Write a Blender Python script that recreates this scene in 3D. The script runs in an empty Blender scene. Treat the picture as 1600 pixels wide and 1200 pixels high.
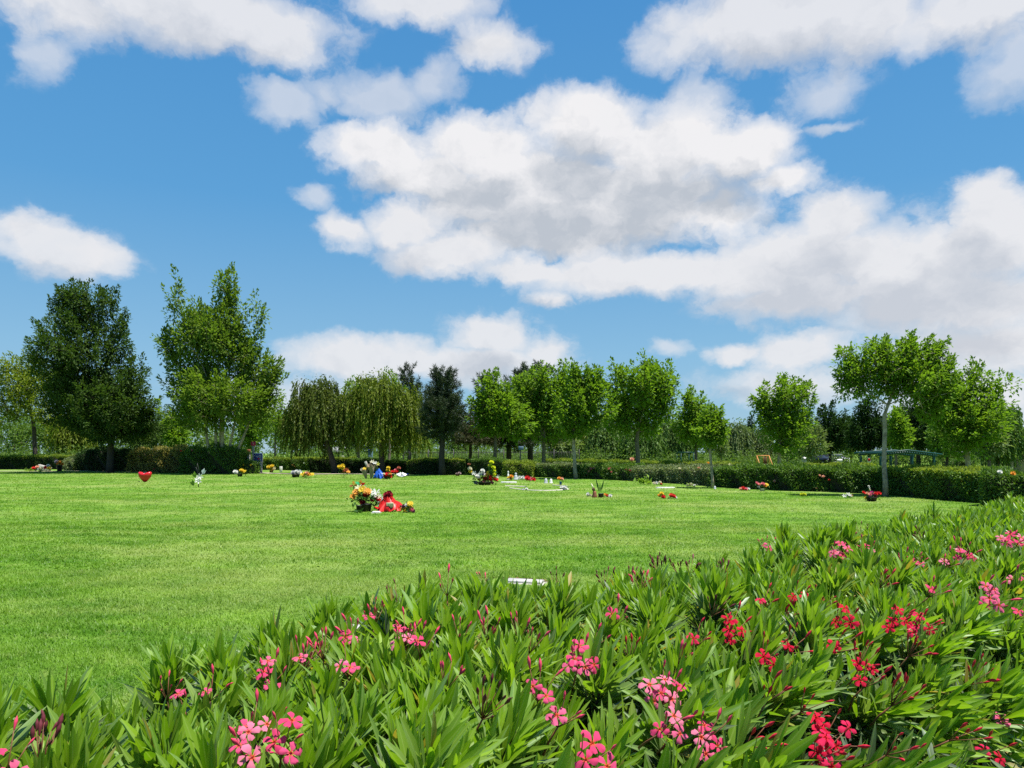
import bpy, math, random
import numpy as np
from mathutils import Vector

SC = bpy.context.scene
COL = SC.collection
F, HOR, EYE = 1150.0, 708.0, 1.6          # lens (pixels of a 1600 px wide frame), horizon row, eye height
R = math.radians
EXPO = 0.80

# ------------------------------------------------------------------ layout helpers
def gz(x, y):
    """height of the lawn: a gentle unevenness"""
    return 0.018*np.sin(x*0.55+0.4)*np.cos(y*0.43) + 0.012*np.sin(x*1.3+y*0.9)
def depth(py): return EYE*F/(py-HOR)
def gx(px, D): return (px-800.0)/F*D
def gzz(py, D): return EYE-(py-HOR)/F*D
def ground(px, py=None, D=None):
    if D is None: D = depth(py)
    x = gx(px, D)
    return Vector((x, D, float(gz(x, D))))

# ------------------------------------------------------------------ mesh helpers
def mesh_np(name, V, quads=None, tris=None, mat=None, smooth=False, attrs=None):
    V = np.ascontiguousarray(V, dtype=np.float32).reshape(-1, 3)
    idx, starts, tot = [], [], 0
    for F_, k in ((quads, 4), (tris, 3)):
        if F_ is None or len(F_) == 0: continue
        F_ = np.asarray(F_, dtype=np.int32).reshape(-1, k)
        idx.append(F_.ravel()); starts.append(tot+np.arange(len(F_), dtype=np.int32)*k); tot += F_.size
    me = bpy.data.meshes.new(name)
    idx = np.concatenate(idx); starts = np.concatenate(starts).astype(np.int32)
    me.vertices.add(len(V)); me.vertices.foreach_set('co', V.ravel())
    me.loops.add(len(idx)); me.loops.foreach_set('vertex_index', idx)
    me.polygons.add(len(starts)); me.polygons.foreach_set('loop_start', starts)
    if smooth: me.polygons.foreach_set('use_smooth', np.ones(len(starts), dtype=bool))
    me.update(calc_edges=True)
    for k, a in (attrs or {}).items():
        at = me.attributes.new(k, 'FLOAT', 'POINT')
        at.data.foreach_set('value', np.ascontiguousarray(a, dtype=np.float32))
    if mat: me.materials.append(mat)
    return me

def unit(a):
    a = np.asarray(a, dtype=float)
    return a/np.maximum(np.linalg.norm(a, axis=-1, keepdims=True), 1e-9)

def link(name, me, parent=None, loc=(0, 0, 0), rot=None, scale=None):
    o = bpy.data.objects.new(name, me); COL.objects.link(o)
    o.location = loc
    if rot is not None: o.rotation_euler = rot
    if scale is not None: o.scale = scale if hasattr(scale, '__len__') else (scale,)*3
    if parent is not None: o.parent = parent
    return o
def tag(o, label, cat, group=None):
    o['label'] = label; o['category'] = cat
    if group: o['group'] = group
    return o
def thing(name, label, cat, loc=(0, 0, 0), rz=0.0, group=None):
    o = bpy.data.objects.new(name, None); COL.objects.link(o)
    o.empty_display_size = 0.1
    o.location = loc; o.rotation_euler = (0, 0, rz)
    return tag(o, label, cat, group)
def struct(name, me, kind='structure'):
    o = link(name, me); o['kind'] = kind; return o

class MB:
    """collects simple solids into one mesh"""
    def __init__(s): s.V, s.Q, s.T, s.n = [], [], [], 0
    def add(s, V, Q=None, T=None):
        V = np.asarray(V, float)
        if Q is not None and len(Q): s.Q.append(np.asarray(Q)+s.n)
        if T is not None and len(T): s.T.append(np.asarray(T)+s.n)
        s.V.append(V); s.n += len(V)
    def box(s, c, d, rz=0.0, rx=0.0, bev=0.0):
        x, y, z = np.asarray(d, float)/2
        if bev > 0:
            b = min(bev, x*.6, y*.6, z*.6)
            P = []
            for zz, i in ((-z, b), (-z+b, 0), (z-b, 0), (z, b)):
                for sx, sy, a, bb in ((-1,-1,b,0),(1,-1,-b,0),(1,-1,0,b),(1,1,0,-b),(1,1,-b,0),(-1,1,b,0),(-1,1,0,-b),(-1,-1,0,b)):
                    P.append((sx*(x-i*.6)+a*(1 if i == 0 else .8), sy*(y-i*.6)+bb*(1 if i == 0 else .8), zz))
            V = np.array(P); Q = []
            for r in range(3):
                for k in range(8):
                    Q.append((r*8+k, r*8+(k+1) % 8, (r+1)*8+(k+1) % 8, (r+1)*8+k))
            Q += [(24, 25, 26, 27), (24, 27, 28, 31), (28, 29, 30, 31), (3, 2, 1, 0), (7, 4, 3, 0), (7, 6, 5, 4)]
        else:
            V = np.array([(sx*x, sy*y, sz*z) for sz in (-1, 1) for sx, sy in ((-1,-1),(1,-1),(1,1),(-1,1))])
            Q = [(3,2,1,0),(4,5,6,7),(0,1,5,4),(1,2,6,5),(2,3,7,6),(3,0,4,7)]
        if rx:
            c_, s_ = math.cos(rx), math.sin(rx); V = V@np.array([[1,0,0],[0,c_,-s_],[0,s_,c_]]).T
        if rz:
            c_, s_ = math.cos(rz), math.sin(rz); V = V@np.array([[c_,-s_,0],[s_,c_,0],[0,0,1]]).T
        s.add(V+np.asarray(c, float), Q); return s
    def tube(s, pts, rad, n=8, cap=True):
        pts = np.asarray(pts, float); m = len(pts)
        rad = np.full(m, rad) if np.isscalar(rad) else np.asarray(rad, float)
        T = np.gradient(pts, axis=0); T = unit(T)
        up = np.array([0.31, 0.17, 0.93]); 
        A = np.cross(T, up); bad = np.linalg.norm(A, axis=1) < .1
        A[bad] = np.cross(T[bad], [1, 0, 0]); A = unit(A); B = np.cross(T, A)
        th = np.arange(n)/n*2*math.pi
        V = pts[:, None]+rad[:, None, None]*(np.cos(th)[None, :, None]*A[:, None]+np.sin(th)[None, :, None]*B[:, None])
        Q = [(r*n+k, r*n+(k+1) % n, (r+1)*n+(k+1) % n, (r+1)*n+k) for r in range(m-1) for k in range(n)]
        V = V.reshape(-1, 3); Tt = []
        if cap:
            V = np.vstack([V, pts[0], pts[-1]])
            for k in range(n):
                Tt.append((m*n, (k+1) % n, k)); Tt.append((m*n+1, (m-1)*n+k, (m-1)*n+(k+1) % n))
        s.add(V, Q, Tt); return s
    def lathe(s, prof, n=20, c=(0, 0, 0), wob=0.0, seed=0):
        prof = np.asarray(prof, float); th = np.arange(n)/n*2*math.pi
        rg = np.random.default_rng(seed); w = 1+wob*rg.normal(size=n)
        V = np.stack([prof[:, 0, None]*np.cos(th)*w, prof[:, 0, None]*np.sin(th)*w, np.repeat(prof[:, 1, None], n, 1)], -1).reshape(-1, 3)
        m = len(prof)
        Q = [(r*n+k, r*n+(k+1) % n, (r+1)*n+(k+1) % n, (r+1)*n+k) for r in range(m-1) for k in range(n)]
        s.add(V+np.asarray(c, float), Q); return s
    def mesh(s, name, mat, smooth=False):
        return mesh_np(name, np.vstack(s.V), np.vstack(s.Q) if s.Q else None, np.vstack(s.T) if s.T else None, mat, smooth)

# ------------------------------------------------------------------ materials
def nt(name):
    m = bpy.data.materials.new(name); m.use_nodes = True
    t = m.node_tree; t.nodes.clear(); return m, t
def N(t, typ, **kw):
    n = t.nodes.new(typ)
    for k, v in kw.items():
        if k.startswith('i_'): n.inputs[k[2:].replace('_', ' ')].default_value = v
        else: setattr(n, k, v)
    return n
def L(t, a, b): t.links.new(a, b)
def mixc(t, fac, a, b, mode='MIX'):
    n = t.nodes.new('ShaderNodeMix'); n.data_type = 'RGBA'; n.blend_type = mode
    for sock, v in ((n.inputs[0], fac), (n.inputs[6], a), (n.inputs[7], b)):
        if isinstance(v, bpy.types.NodeSocket): L(t, v, sock)
        elif isinstance(v, (int, float)): sock.default_value = v
        else: sock.default_value = (*v, 1)
    return n.outputs[2]
def mth(t, op, a, b=None, c=None, clamp=False):
    n = t.nodes.new('ShaderNodeMath'); n.operation = op; n.use_clamp = clamp
    for i, v in enumerate((a, b, c)):
        if v is None: continue
        if isinstance(v, bpy.types.NodeSocket): L(t, v, n.inputs[i])
        else: n.inputs[i].default_value = v
    return n.outputs[0]
def mrange(t, v, a, b, c=0.0, d=1.0, smooth=False):
    n = t.nodes.new('ShaderNodeMapRange'); n.interpolation_type = 'SMOOTHSTEP' if smooth else 'LINEAR'
    L(t, v, n.inputs[0])
    for i, x in enumerate((a, b, c, d)): n.inputs[1+i].default_value = x
    return n.outputs[0]
def noise(t, vec, scale, detail=3, rough=.55, dims='3D'):
    n = N(t, 'ShaderNodeTexNoise'); n.noise_dimensions = dims
    n.inputs['Scale'].default_value = scale; n.inputs['Detail'].default_value = detail; n.inputs['Roughness'].default_value = rough
    if vec is not None: L(t, vec, n.inputs['Vector'])
    return n

def leaf_mat(name, dark, light, trans=.42, gloss=.012, rough=.55, clump=1.2, attr=None, old=None, rib=None, tcol=None):
    """foliage: diffuse + light let through the blade + a waxy sheen"""
    m, t = nt(name)
    geo = N(t, 'ShaderNodeNewGeometry'); tc = N(t, 'ShaderNodeTexCoord')
    nz = noise(t, tc.outputs['Object'], clump, 2)
    f = mth(t, 'ADD', mth(t, 'MULTIPLY', geo.outputs['Random Per Island'], .6), mth(t, 'MULTIPLY', mrange(t, nz.outputs[0], .3, .7), .4))
    col = mixc(t, f, dark, light)
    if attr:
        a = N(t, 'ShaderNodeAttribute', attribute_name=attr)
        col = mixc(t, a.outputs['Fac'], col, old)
        col = mixc(t, mrange(t, geo.outputs['Random Per Island'], .975, .985), col, (.36, .27, .045))     # a few yellowed leaves
    if rib:
        a = N(t, 'ShaderNodeAttribute', attribute_name='rib')
        col = mixc(t, mth(t, 'MULTIPLY', mrange(t, a.outputs['Fac'], .78, 1.0), .6), col, rib)
    d = N(t, 'ShaderNodeBsdfDiffuse'); tr = N(t, 'ShaderNodeBsdfTranslucent'); g = N(t, 'ShaderNodeBsdfGlossy')
    g.inputs['Roughness'].default_value = rough; g.inputs['Color'].default_value = (.9, .95, .95, 1)
    L(t, col, d.inputs[0])
    tcl = mixc(t, 1.0, col, tcol or (1.25, 1.3, .55), 'MULTIPLY'); L(t, tcl, tr.inputs[0])
    mx = N(t, 'ShaderNodeMixShader'); mx.inputs[0].default_value = trans
    L(t, d.outputs[0], mx.inputs[1]); L(t, tr.outputs[0], mx.inputs[2])
    lw = N(t, 'ShaderNodeLayerWeight'); lw.inputs[0].default_value = .28
    ff = mth(t, 'ADD', mth(t, 'MULTIPLY', lw.outputs['Fresnel'], gloss*3.0), gloss*.5)
    mx2 = N(t, 'ShaderNodeMixShader'); L(t, ff, mx2.inputs[0]); L(t, mx.outputs[0], mx2.inputs[1]); L(t, g.outputs[0], mx2.inputs[2])
    o = N(t, 'ShaderNodeOutputMaterial'); L(t, mx2.outputs[0], o.inputs[0])
    return m
def plain_mat(name, a, b=None, scale=8, rough=.6, bump=0.0, spec=.3, detail=4, metal=0.0, island=False, trans=0.0):
    m, t = nt(name)
    p = N(t, 'ShaderNodeBsdfPrincipled'); tc = N(t, 'ShaderNodeTexCoord')
    p.inputs['Roughness'].default_value = rough; p.inputs['Specular IOR Level'].default_value = spec; p.inputs['Metallic'].default_value = metal
    nz = noise(t, tc.outputs['Object'], scale, detail)
    if b is None: b = tuple(x*.75 for x in a)
    fac = mrange(t, nz.outputs[0], .3, .7)
    if island:
        geo = N(t, 'ShaderNodeNewGeometry'); fac = geo.outputs['Random Per Island']
    col = mixc(t, fac, a, b); L(t, col, p.inputs['Base Color'])
    if bump:
        bp = N(t, 'ShaderNodeBump'); bp.inputs['Strength'].default_value = bump; L(t, nz.outputs[0], bp.inputs['Height']); L(t, bp.outputs[0], p.inputs['Normal'])
    o = N(t, 'ShaderNodeOutputMaterial')
    if trans:
        tr = N(t, 'ShaderNodeBsdfTranslucent'); L(t, col, tr.inputs[0])
        mx = N(t, 'ShaderNodeMixShader'); mx.inputs[0].default_value = trans
        L(t, p.outputs[0], mx.inputs[1]); L(t, tr.outputs[0], mx.inputs[2]); L(t, mx.outputs[0], o.inputs[0])
    else: L(t, p.outputs[0], o.inputs[0])
    return m
_pm = {}
def petal(c, v=.8):
    k = tuple(round(x, 3) for x in c)
    if k not in _pm: _pm[k] = plain_mat('petal', c, tuple(x*v for x in c), scale=30, rough=.55, trans=.35)
    return _pm[k]

M = {}
M['maple'] = leaf_mat('maple_leaf', (.065, .145, .010), (.20, .32, .030), trans=.50)
M['tall'] = leaf_mat('tall_tree_leaf', (.065, .13, .014), (.19, .275, .04), trans=.46)
M['dark'] = leaf_mat('dark_tree_leaf', (.018, .050, .010), (.085, .140, .028), trans=.36)
M['willow'] = leaf_mat('willow_leaf', (.09, .14, .012), (.23, .28, .03), trans=.42)
M['willow_dark'] = leaf_mat('willow_dark_leaf', (.055, .085, .012), (.15, .19, .028), trans=.38)
M['pine'] = leaf_mat('pine_needle', (.018, .035, .016), (.07, .095, .045), trans=.15)
M['brown_pine'] = leaf_mat('brown_pine_needle', (.04, .045, .018), (.11, .105, .05), trans=.15)
M['grove'] = leaf_mat('grove_leaf', (.055, .125, .022), (.16, .25, .055), trans=.40)
M['far'] = leaf_mat('far_leaf', (.04, .085, .018), (.13, .20, .042), trans=.36)
M['pale'] = leaf_mat('pale_leaf', (.09, .14, .05), (.20, .26, .10), trans=.40)
M['hedge'] = leaf_mat('hedge_leaf', (.04, .10, .012), (.15, .26, .03), trans=.36, gloss=.03)
M['hedge_tip'] = leaf_mat('yellow_hedge_leaf', (.08, .15, .015), (.34, .40, .06), trans=.38)
M['hedge_dark'] = leaf_mat('dark_hedge_leaf', (.012, .035, .010), (.04, .085, .018), trans=.22)
M['variegated'] = leaf_mat('variegated_leaf', (.07, .115, .035), (.30, .34, .18), trans=.30)
M['croton'] = leaf_mat('croton_leaf', (.13, .17, .03), (.48, .38, .14), trans=.35)
M['bouquet'] = leaf_mat('bouquet_leaf', (.02, .07, .015), (.07, .17, .03), trans=.3)
M['lime'] = leaf_mat('lime_leaf', (.12, .22, .03), (.25, .38, .05), trans=.4)
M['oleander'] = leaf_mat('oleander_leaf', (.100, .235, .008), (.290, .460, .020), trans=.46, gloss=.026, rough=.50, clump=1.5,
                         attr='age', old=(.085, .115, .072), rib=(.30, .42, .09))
M['bark'] = plain_mat('bark', (.19, .155, .125), (.085, .065, .05), scale=14, rough=.9, bump=.6)
M['bark_pale'] = plain_mat('pale_bark', (.44, .36, .27), (.17, .13, .095), scale=7, rough=.85, bump=.5)
M['bark_dark'] = plain_mat('dark_bark', (.07, .055, .045), (.03, .025, .02), scale=14, rough=.95, bump=.6)
M['twig'] = plain_mat('hedge_twig', (.05, .042, .025), (.02, .022, .012), scale=12, rough=.95, bump=.5)
M['stalk'] = plain_mat('flower_stalk', (.20, .05, .03), (.12, .09, .03), scale=40, rough=.6)
M['stone'] = plain_mat('pale_stone', (.50, .48, .46), (.36, .35, .33), scale=14, rough=.75, bump=.15)
M['marble'] = plain_mat('white_marble', (.76, .75, .72), (.58, .57, .54), scale=9, rough=.5, bump=.08)
M['kerb'] = plain_mat('kerb_stone', (.58, .53, .44), (.40, .36, .29), scale=12, rough=.8, bump=.2)
M['white'] = plain_mat('white_paint', (.80, .80, .79), (.66, .66, .66), scale=10, rough=.5)
M['black'] = plain_mat('black_plastic', (.018, .018, .02), (.03, .028, .028), scale=10, rough=.45)
M['clay'] = plain_mat('terracotta', (.28, .10, .05), (.19, .07, .04), scale=20, rough=.8)
M['brown'] = plain_mat('brown_wood', (.13, .07, .035), (.07, .04, .02), scale=16, rough=.8)
M['burlap'] = plain_mat('burlap', (.33, .26, .17), (.21, .16, .10), scale=40, rough=.95, bump=.3)
M['blue'] = plain_mat('blue_paper', (.02, .12, .58), (.015, .08, .40), scale=15, rough=.45)
M['red'] = plain_mat('red_paper', (.72, .025, .02), (.55, .015, .015), scale=15, rough=.4, trans=.2)
M['red_gloss'] = plain_mat('red_gloss', (.62, .012, .016), (.48, .01, .012), scale=6, rough=.22, spec=.6)
M['clear'] = plain_mat('cellophane', (.70, .73, .74), (.55, .58, .60), scale=12, rough=.25, spec=.6, trans=.4)
M['concrete'] = plain_mat('concrete', (.50, .47, .42), (.37, .34, .30), scale=12, rough=.85, bump=.2)
M['green_metal'] = plain_mat('green_metal', (.007, .058, .048), (.006, .04, .034), scale=6, rough=.45)
M['dark_metal'] = plain_mat('dark_metal', (.02, .022, .022), (.035, .035, .035), scale=12, rough=.5)
M['orange'] = plain_mat('orange_paint', (.62, .27, .07), (.48, .19, .05), scale=8, rough=.5)
M['lavender'] = plain_mat('lavender_plastic', (.42, .40, .60), (.33, .31, .50), scale=8, rough=.5)
M['bluegrey'] = plain_mat('blue_grey_panel', (.10, .17, .24), (.07, .12, .17), scale=8, rough=.5)
M['signblue'] = plain_mat('sign_blue', (.05, .06, .25), (.035, .04, .17), scale=8, rough=.4)
M['signred'] = plain_mat('sign_red', (.62, .02, .10), (.5, .015, .08), scale=8, rough=.4)
M['wall'] = plain_mat('beige_plaster', (.44, .37, .30), (.36, .30, .24), scale=1.5, rough=.9, bump=.1)
M['roof'] = plain_mat('grey_roof', (.30, .30, .31), (.22, .22, .23), scale=5, rough=.8)
M['glass'] = plain_mat('dark_glass', (.02, .025, .03), (.03, .035, .04), scale=3, rough=.1, spec=.7)
M['carblack'] = plain_mat('black_car_paint', (.012, .013, .016), (.016, .017, .02), scale=3, rough=.2, spec=.6)
M['carwhite'] = plain_mat('white_car_paint', (.50, .51, .52), (.45, .46, .47), scale=3, rough=.35, spec=.5)
M['rubber'] = plain_mat('rubber', (.02, .02, .02), (.03, .03, .03), scale=9, rough=.9)
M['path'] = plain_mat('sandy_path', (.46, .40, .29), (.33, .29, .20), scale=3, rough=.95, bump=.2)
M['soil'] = plain_mat('soil', (.085, .06, .04), (.16, .12, .075), scale=9, rough=1.0, bump=.8, detail=7)
M['mulch'] = plain_mat('mulch', (.24, .16, .07), (.11, .07, .035), scale=30, rough=1.0, bump=.8, detail=6, island=True)

def lawn_colour(t):
    """living turf: fresh, dark and straw patches"""
    tc = N(t, 'ShaderNodeTexCoord')
    v = tc.outputs['Object']
    st = N(t, 'ShaderNodeMapping'); st.inputs['Scale'].default_value = (.6, 1.0, 1.0); st.inputs['Rotation'].default_value = (0, 0, .25); L(t, v, st.inputs[0])
    big = noise(t, st.outputs[0], .30, 5, .62); mid = noise(t, st.outputs[0], 1.3, 5, .65); fin = noise(t, v, 5, 4, .65); mot = noise(t, v, .8, 3, .6)
    col = mixc(t, mrange(t, mid.outputs[0], .38, .64), (.090, .215, .016), (.210, .360, .046))
    col = mixc(t, mth(t, 'MULTIPLY', mrange(t, big.outputs[0], .46, .66), .9), col, (.31, .39, .11))
    col = mixc(t, mth(t, 'MULTIPLY', mrange(t, mot.outputs[0], .50, .72), .7), col, (.095, .215, .020))
    col = mixc(t, mth(t, 'MULTIPLY', mrange(t, fin.outputs[0], .54, .72), .6), col, (.34, .41, .13))
    dry = noise(t, v, .22, 4, .6)
    col = mixc(t, mth(t, 'MULTIPLY', mrange(t, dry.outputs[0], .56, .70), .4), col, (.36, .40, .13))
    return col, v
def grass_mat():
    m, t = nt('grass_blade')
    col, v = lawn_colour(t)
    geo = N(t, 'ShaderNodeNewGeometry')
    col = mixc(t, geo.outputs['Random Per Island'], mixc(t, 1.0, col, (.72, .80, .6), 'MULTIPLY'), mixc(t, 1.0, col, (1.22, 1.18, 1.25), 'MULTIPLY'))
    d = N(t, 'ShaderNodeBsdfDiffuse'); tr = N(t, 'ShaderNodeBsdfTranslucent'); L(t, col, d.inputs[0])
    L(t, mixc(t, 1.0, col, (1.2, 1.25, .6), 'MULTIPLY'), tr.inputs[0])
    mx = N(t, 'ShaderNodeMixShader'); mx.inputs[0].default_value = .42; L(t, d.outputs[0], mx.inputs[1]); L(t, tr.outputs[0], mx.inputs[2])
    g = N(t, 'ShaderNodeBsdfGlossy'); g.inputs['Roughness'].default_value = .45
    mx2 = N(t, 'ShaderNodeMixShader'); mx2.inputs[0].default_value = .012; L(t, mx.outputs[0], mx2.inputs[1]); L(t, g.outputs[0], mx2.inputs[2])
    o = N(t, 'ShaderNodeOutputMaterial'); L(t, mx2.outputs[0], o.inputs[0]); return m
def ground_mat():
    m, t = nt('lawn_ground')
    col, v = lawn_colour(t)
    th = noise(t, v, 40, 4, .7)
    col = mixc(t, mrange(t, th.outputs[0], .35, .7), mixc(t, 1.0, col, (.55, .6, .5), 'MULTIPLY'), col)
    p = N(t, 'ShaderNodeBsdfPrincipled'); p.inputs['Roughness'].default_value = .95; p.inputs['Specular IOR Level'].default_value = .1
    L(t, col, p.inputs['Base Color'])
    bp = N(t, 'ShaderNodeBump'); bp.inputs['Strength'].default_value = .7; bp.inputs['Distance'].default_value = .05
    L(t, th.outputs[0], bp.inputs['Height']); L(t, bp.outputs[0], p.inputs['Normal'])
    o = N(t, 'ShaderNodeOutputMaterial'); L(t, p.outputs[0], o.inputs[0]); return m
M['grass'] = grass_mat(); M['ground'] = ground_mat()

# ------------------------------------------------------------------ camera, sun, sky
cam = bpy.data.cameras.new('camera'); co = bpy.data.objects.new('camera', cam); COL.objects.link(co)
co.location = (0, 0, EYE); co.rotation_euler = (R(90), 0, 0)
cam.sensor_width = 36; cam.lens = F/1600*36; cam.shift_y = (HOR-600)/1600
cam.clip_start = .05; cam.clip_end = 8000
SC.camera = co
SUN_EL, SUN_AZ = R(73), R(112)           # azimuth from +Y, clockwise: high, to the right and a little behind the viewer
sl = bpy.data.lights.new('sun', 'SUN'); sl.energy = 5.0; sl.angle = R(.5); sl.color = (1, .955, .88)
so = bpy.data.objects.new('sun', sl); COL.objects.link(so)
sd = Vector((math.cos(SUN_EL)*math.sin(SUN_AZ), math.cos(SUN_EL)*math.cos(SUN_AZ), math.sin(SUN_EL)))
so.rotation_euler = sd.to_track_quat('Z', 'Y').to_euler(); so.location = sd*60

def azel(px, py):
    x, z = (px-800)/F, (HOR-py)/F
    return math.atan2(x, 1), math.atan2(z, math.hypot(x, 1))
DECKS = [  # per deck: lit colour, base colour, blobs (centre, radii in px of the 1600 frame, weight); how opaque
 ((.84,.84,.86), (.66,.69,.74), [(78,80,36,40,.62),(450,160,66,34,.85),(520,140,50,30,.6),(600,150,85,40,.9),(680,125,60,34,.7),(760,80,70,34,.8),(800,105,30,24,.6),(1040,60,64,40,.9),(1440,60,40,30,.9),(1095,155,58,46,.8),(1280,140,80,34,.62),(1590,100,60,55,.85),(1285,200,46,10,.6),(165,400,55,26,.8),(40,350,40,26,.6),(490,300,40,24,.8),(860,185,60,30,.7),(470,620,190,40,.8),(1040,545,42,14,.65),(1540,560,170,60,.8)], .60),
 ((.84,.84,.86), (.58,.61,.67), [(290,8,240,60,1),(430,55,90,48,1),(90,0,150,38,.7),(650,-5,140,38,1),(765,72,72,34,.6), (1230,20,205,68,1.05),(1360,15,100,68,1), (1550,0,115,52,.95), (92,388,84,50,1), (60,360,40,26,.6),
  (560,562,140,40,.85),(770,525,95,46,1),(700,570,230,40,.9),(855,555,55,40,.85),
  (1150,552,55,24,.9),(1240,555,75,36,1),(1235,600,140,34,.62), (1575,625,150,50,.55),], .90),
 ((.90,.89,.90), (.52,.56,.62), [(600,232,105,46,1),(745,232,140,50,1.05),(920,205,115,68,1.05),(1040,235,135,70,1.1),(1150,235,85,56,1),(1215,280,60,30,.8),
  (830,300,240,80,1.15),(1010,310,170,80,1.1),(870,360,210,48,1.1),(1120,330,90,50,.8),(660,270,120,50,1)], .97),
 ((.84,.84,.86), (.60,.63,.69), [(545,360,62,32,.8),(640,352,72,48,.85),(700,400,105,42,1), (1300,350,76,66,1),(1240,415,200,66,1.1),(1010,425,270,42,1.05),(820,425,120,28,.9),(1420,420,140,70,1.05),(1545,365,110,82,1.05),(1530,305,66,34,.8),
  (1480,475,210,58,1),(1260,465,170,38,.9),(858,466,40,18,.62),(1550,545,160,55,.62)], .95),
]
def build_world():
    w = bpy.data.worlds.new('World'); SC.world = w; w.use_nodes = True
    t = w.node_tree; t.nodes.clear()
    STR = .10
    tc = N(t, 'ShaderNodeTexCoord'); sep = N(t, 'ShaderNodeSeparateXYZ'); L(t, tc.outputs['Generated'], sep.inputs[0])
    x, y, z = sep.outputs
    az = mth(t, 'ARCTAN2', x, y); hh = mth(t, 'SQRT', mth(t, 'ADD', mth(t, 'MULTIPLY', x, x), mth(t, 'MULTIPLY', y, y)))
    el = mth(t, 'ARCTAN2', z, hh)
    cb = N(t, 'ShaderNodeCombineXYZ'); L(t, az, cb.inputs[0]); L(t, mth(t, 'MULTIPLY', el, 1.25), cb.inputs[1])
    pn = cb.outputs[0]                                   # (azimuth, stretched elevation)
    def vm(op, a, b=None, c=None):
        n = t.nodes.new('ShaderNodeVectorMath'); n.operation = op
        for i, v in enumerate((a, b, c)):
            if v is None: continue
            if isinstance(v, bpy.types.NodeSocket): L(t, v, n.inputs[i])
            else: n.inputs[i].default_value = v
        return n
    w1 = noise(t, pn, 7, 3, .6); w2 = noise(t, pn, 26, 4, .6)
    d1 = vm('MULTIPLY_ADD', w1.outputs['Color'], (.10, .055, 0), (-.05, -.0275, 0)).outputs[0]
    d2 = vm('MULTIPLY_ADD', w2.outputs['Color'], (.040, .040, 0), (-.020, -.020, 0)).outputs[0]
    pw = vm('ADD', vm('ADD', pn, d1).outputs[0], d2).outputs[0]
    def env(p, blobs):
        acc = None
        for cx, cy, rx, ry, wt in blobs:
            a, e = azel(cx, cy); e *= 1.25
            ia = F/rx*1.05; ie = F/(ry*1.25)*1.07
            q = vm('MULTIPLY_ADD', p, (ia, ie, 0), (-a*ia, -e*ie, 0)).outputs[0]
            ln = vm('LENGTH', q).outputs['Value']
            v = mth(t, 'MULTIPLY_ADD', ln, -wt, wt)
            acc = v if acc is None else mth(t, 'SMOOTH_MAX', acc, v, .10)
        return acc
    def puff(p, det):
        f = noise(t, p, 10, det, .70).outputs[0]
        v = N(t, 'ShaderNodeTexVoronoi'); v.voronoi_dimensions = '2D'; v.feature = 'SMOOTH_F1'; v.normalize = True
        v.inputs['Scale'].default_value = 15; v.inputs['Detail'].default_value = 3; v.inputs['Roughness'].default_value = .55; v.inputs['Smoothness'].default_value = .35
        L(t, p, v.inputs['Vector'])
        return mth(t, 'ADD', mth(t, 'MULTIPLY', f, .68), mth(t, 'MULTIPLY_ADD', v.outputs['Distance'], -.42, .36))
    pv = vm('ADD', pn, d2).outputs[0]
    n0 = puff(pv, 9)
    pu = vm('ADD', pn, (.012, .028, 0)).outputs[0]
    n1 = puff(vm('ADD', pu, d2).outputs[0], 6)
    billow = mth(t, 'MULTIPLY', mth(t, 'SUBTRACT', n0, n1), 1.5)
    k = 1/STR/2**EXPO
    sky = N(t, 'ShaderNodeTexSky'); sky.sky_type = 'NISHITA'; sky.sun_disc = False
    sky.sun_elevation = SUN_EL; sky.sun_rotation = SUN_AZ; sky.altitude = 500; sky.air_density = 1.0; sky.dust_density = .3; sky.ozone_density = 2.0
    rp = N(t, 'ShaderNodeValToRGB'); L(t, mrange(t, el, 0.0, .8), rp.inputs[0])
    stops = [(0, (.27, .48, .66)), (.16, (.21, .46, .69)), (.40, (.088, .345, .67)), (.75, (.050, .270, .62)), (1, (.040, .24, .56))]
    while len(rp.color_ramp.elements) < len(stops): rp.color_ramp.elements.new(.5)
    for e_, (p_, c_) in zip(rp.color_ramp.elements, stops): e_.position = p_; e_.color = (*c_, 1)
    blue = mixc(t, 1.0, rp.outputs[0], (k, k, k), 'MULTIPLY')
    col = mixc(t, .85, sky.outputs[0], blue)
    for lit_c, base_c, blobs, amax in DECKS:
        e0 = env(pw, blobs)
        den = mth(t, 'ADD', e0, mth(t, 'MULTIPLY_ADD', n0, 2.0, -1.0))
        alpha = mth(t, 'MULTIPLY', mrange(t, den, -.04, .36, smooth=True), mrange(t, mth(t, 'ADD', e0, mth(t, 'MULTIPLY_ADD', n0, .8, -.40)), -.16, .54))
        # how much of this cloud lies between the spot and the sun
        e1 = env(vm('ADD', pw, (.012, .062, 0)).outputs[0], blobs)
        above = mth(t, 'ADD', e1, mth(t, 'MULTIPLY_ADD', n1, .7, -.35))
        lit = mth(t, 'ADD', mth(t, 'SUBTRACT', 1.0, mrange(t, above, .05, .95, 0, 1, smooth=True)), billow, clamp=True)
        cc = mixc(t, lit, tuple(k*c for c in base_c), tuple(k*c for c in lit_c))
        col = mixc(t, mth(t, 'MULTIPLY', alpha, amax), col, cc)
    bg = N(t, 'ShaderNodeBackground'); bg.inputs[1].default_value = STR; L(t, col, bg.inputs[0])
    o = N(t, 'ShaderNodeOutputWorld'); L(t, bg.outputs[0], o.inputs[0])
    w.cycles.sampling_method = 'MANUAL'; w.cycles.sample_map_resolution = 256
build_world()
SC.view_settings.view_transform = 'Standard'; SC.view_settings.look = 'None'; SC.view_settings.exposure = EXPO; SC.view_settings.gamma = 1
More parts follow.
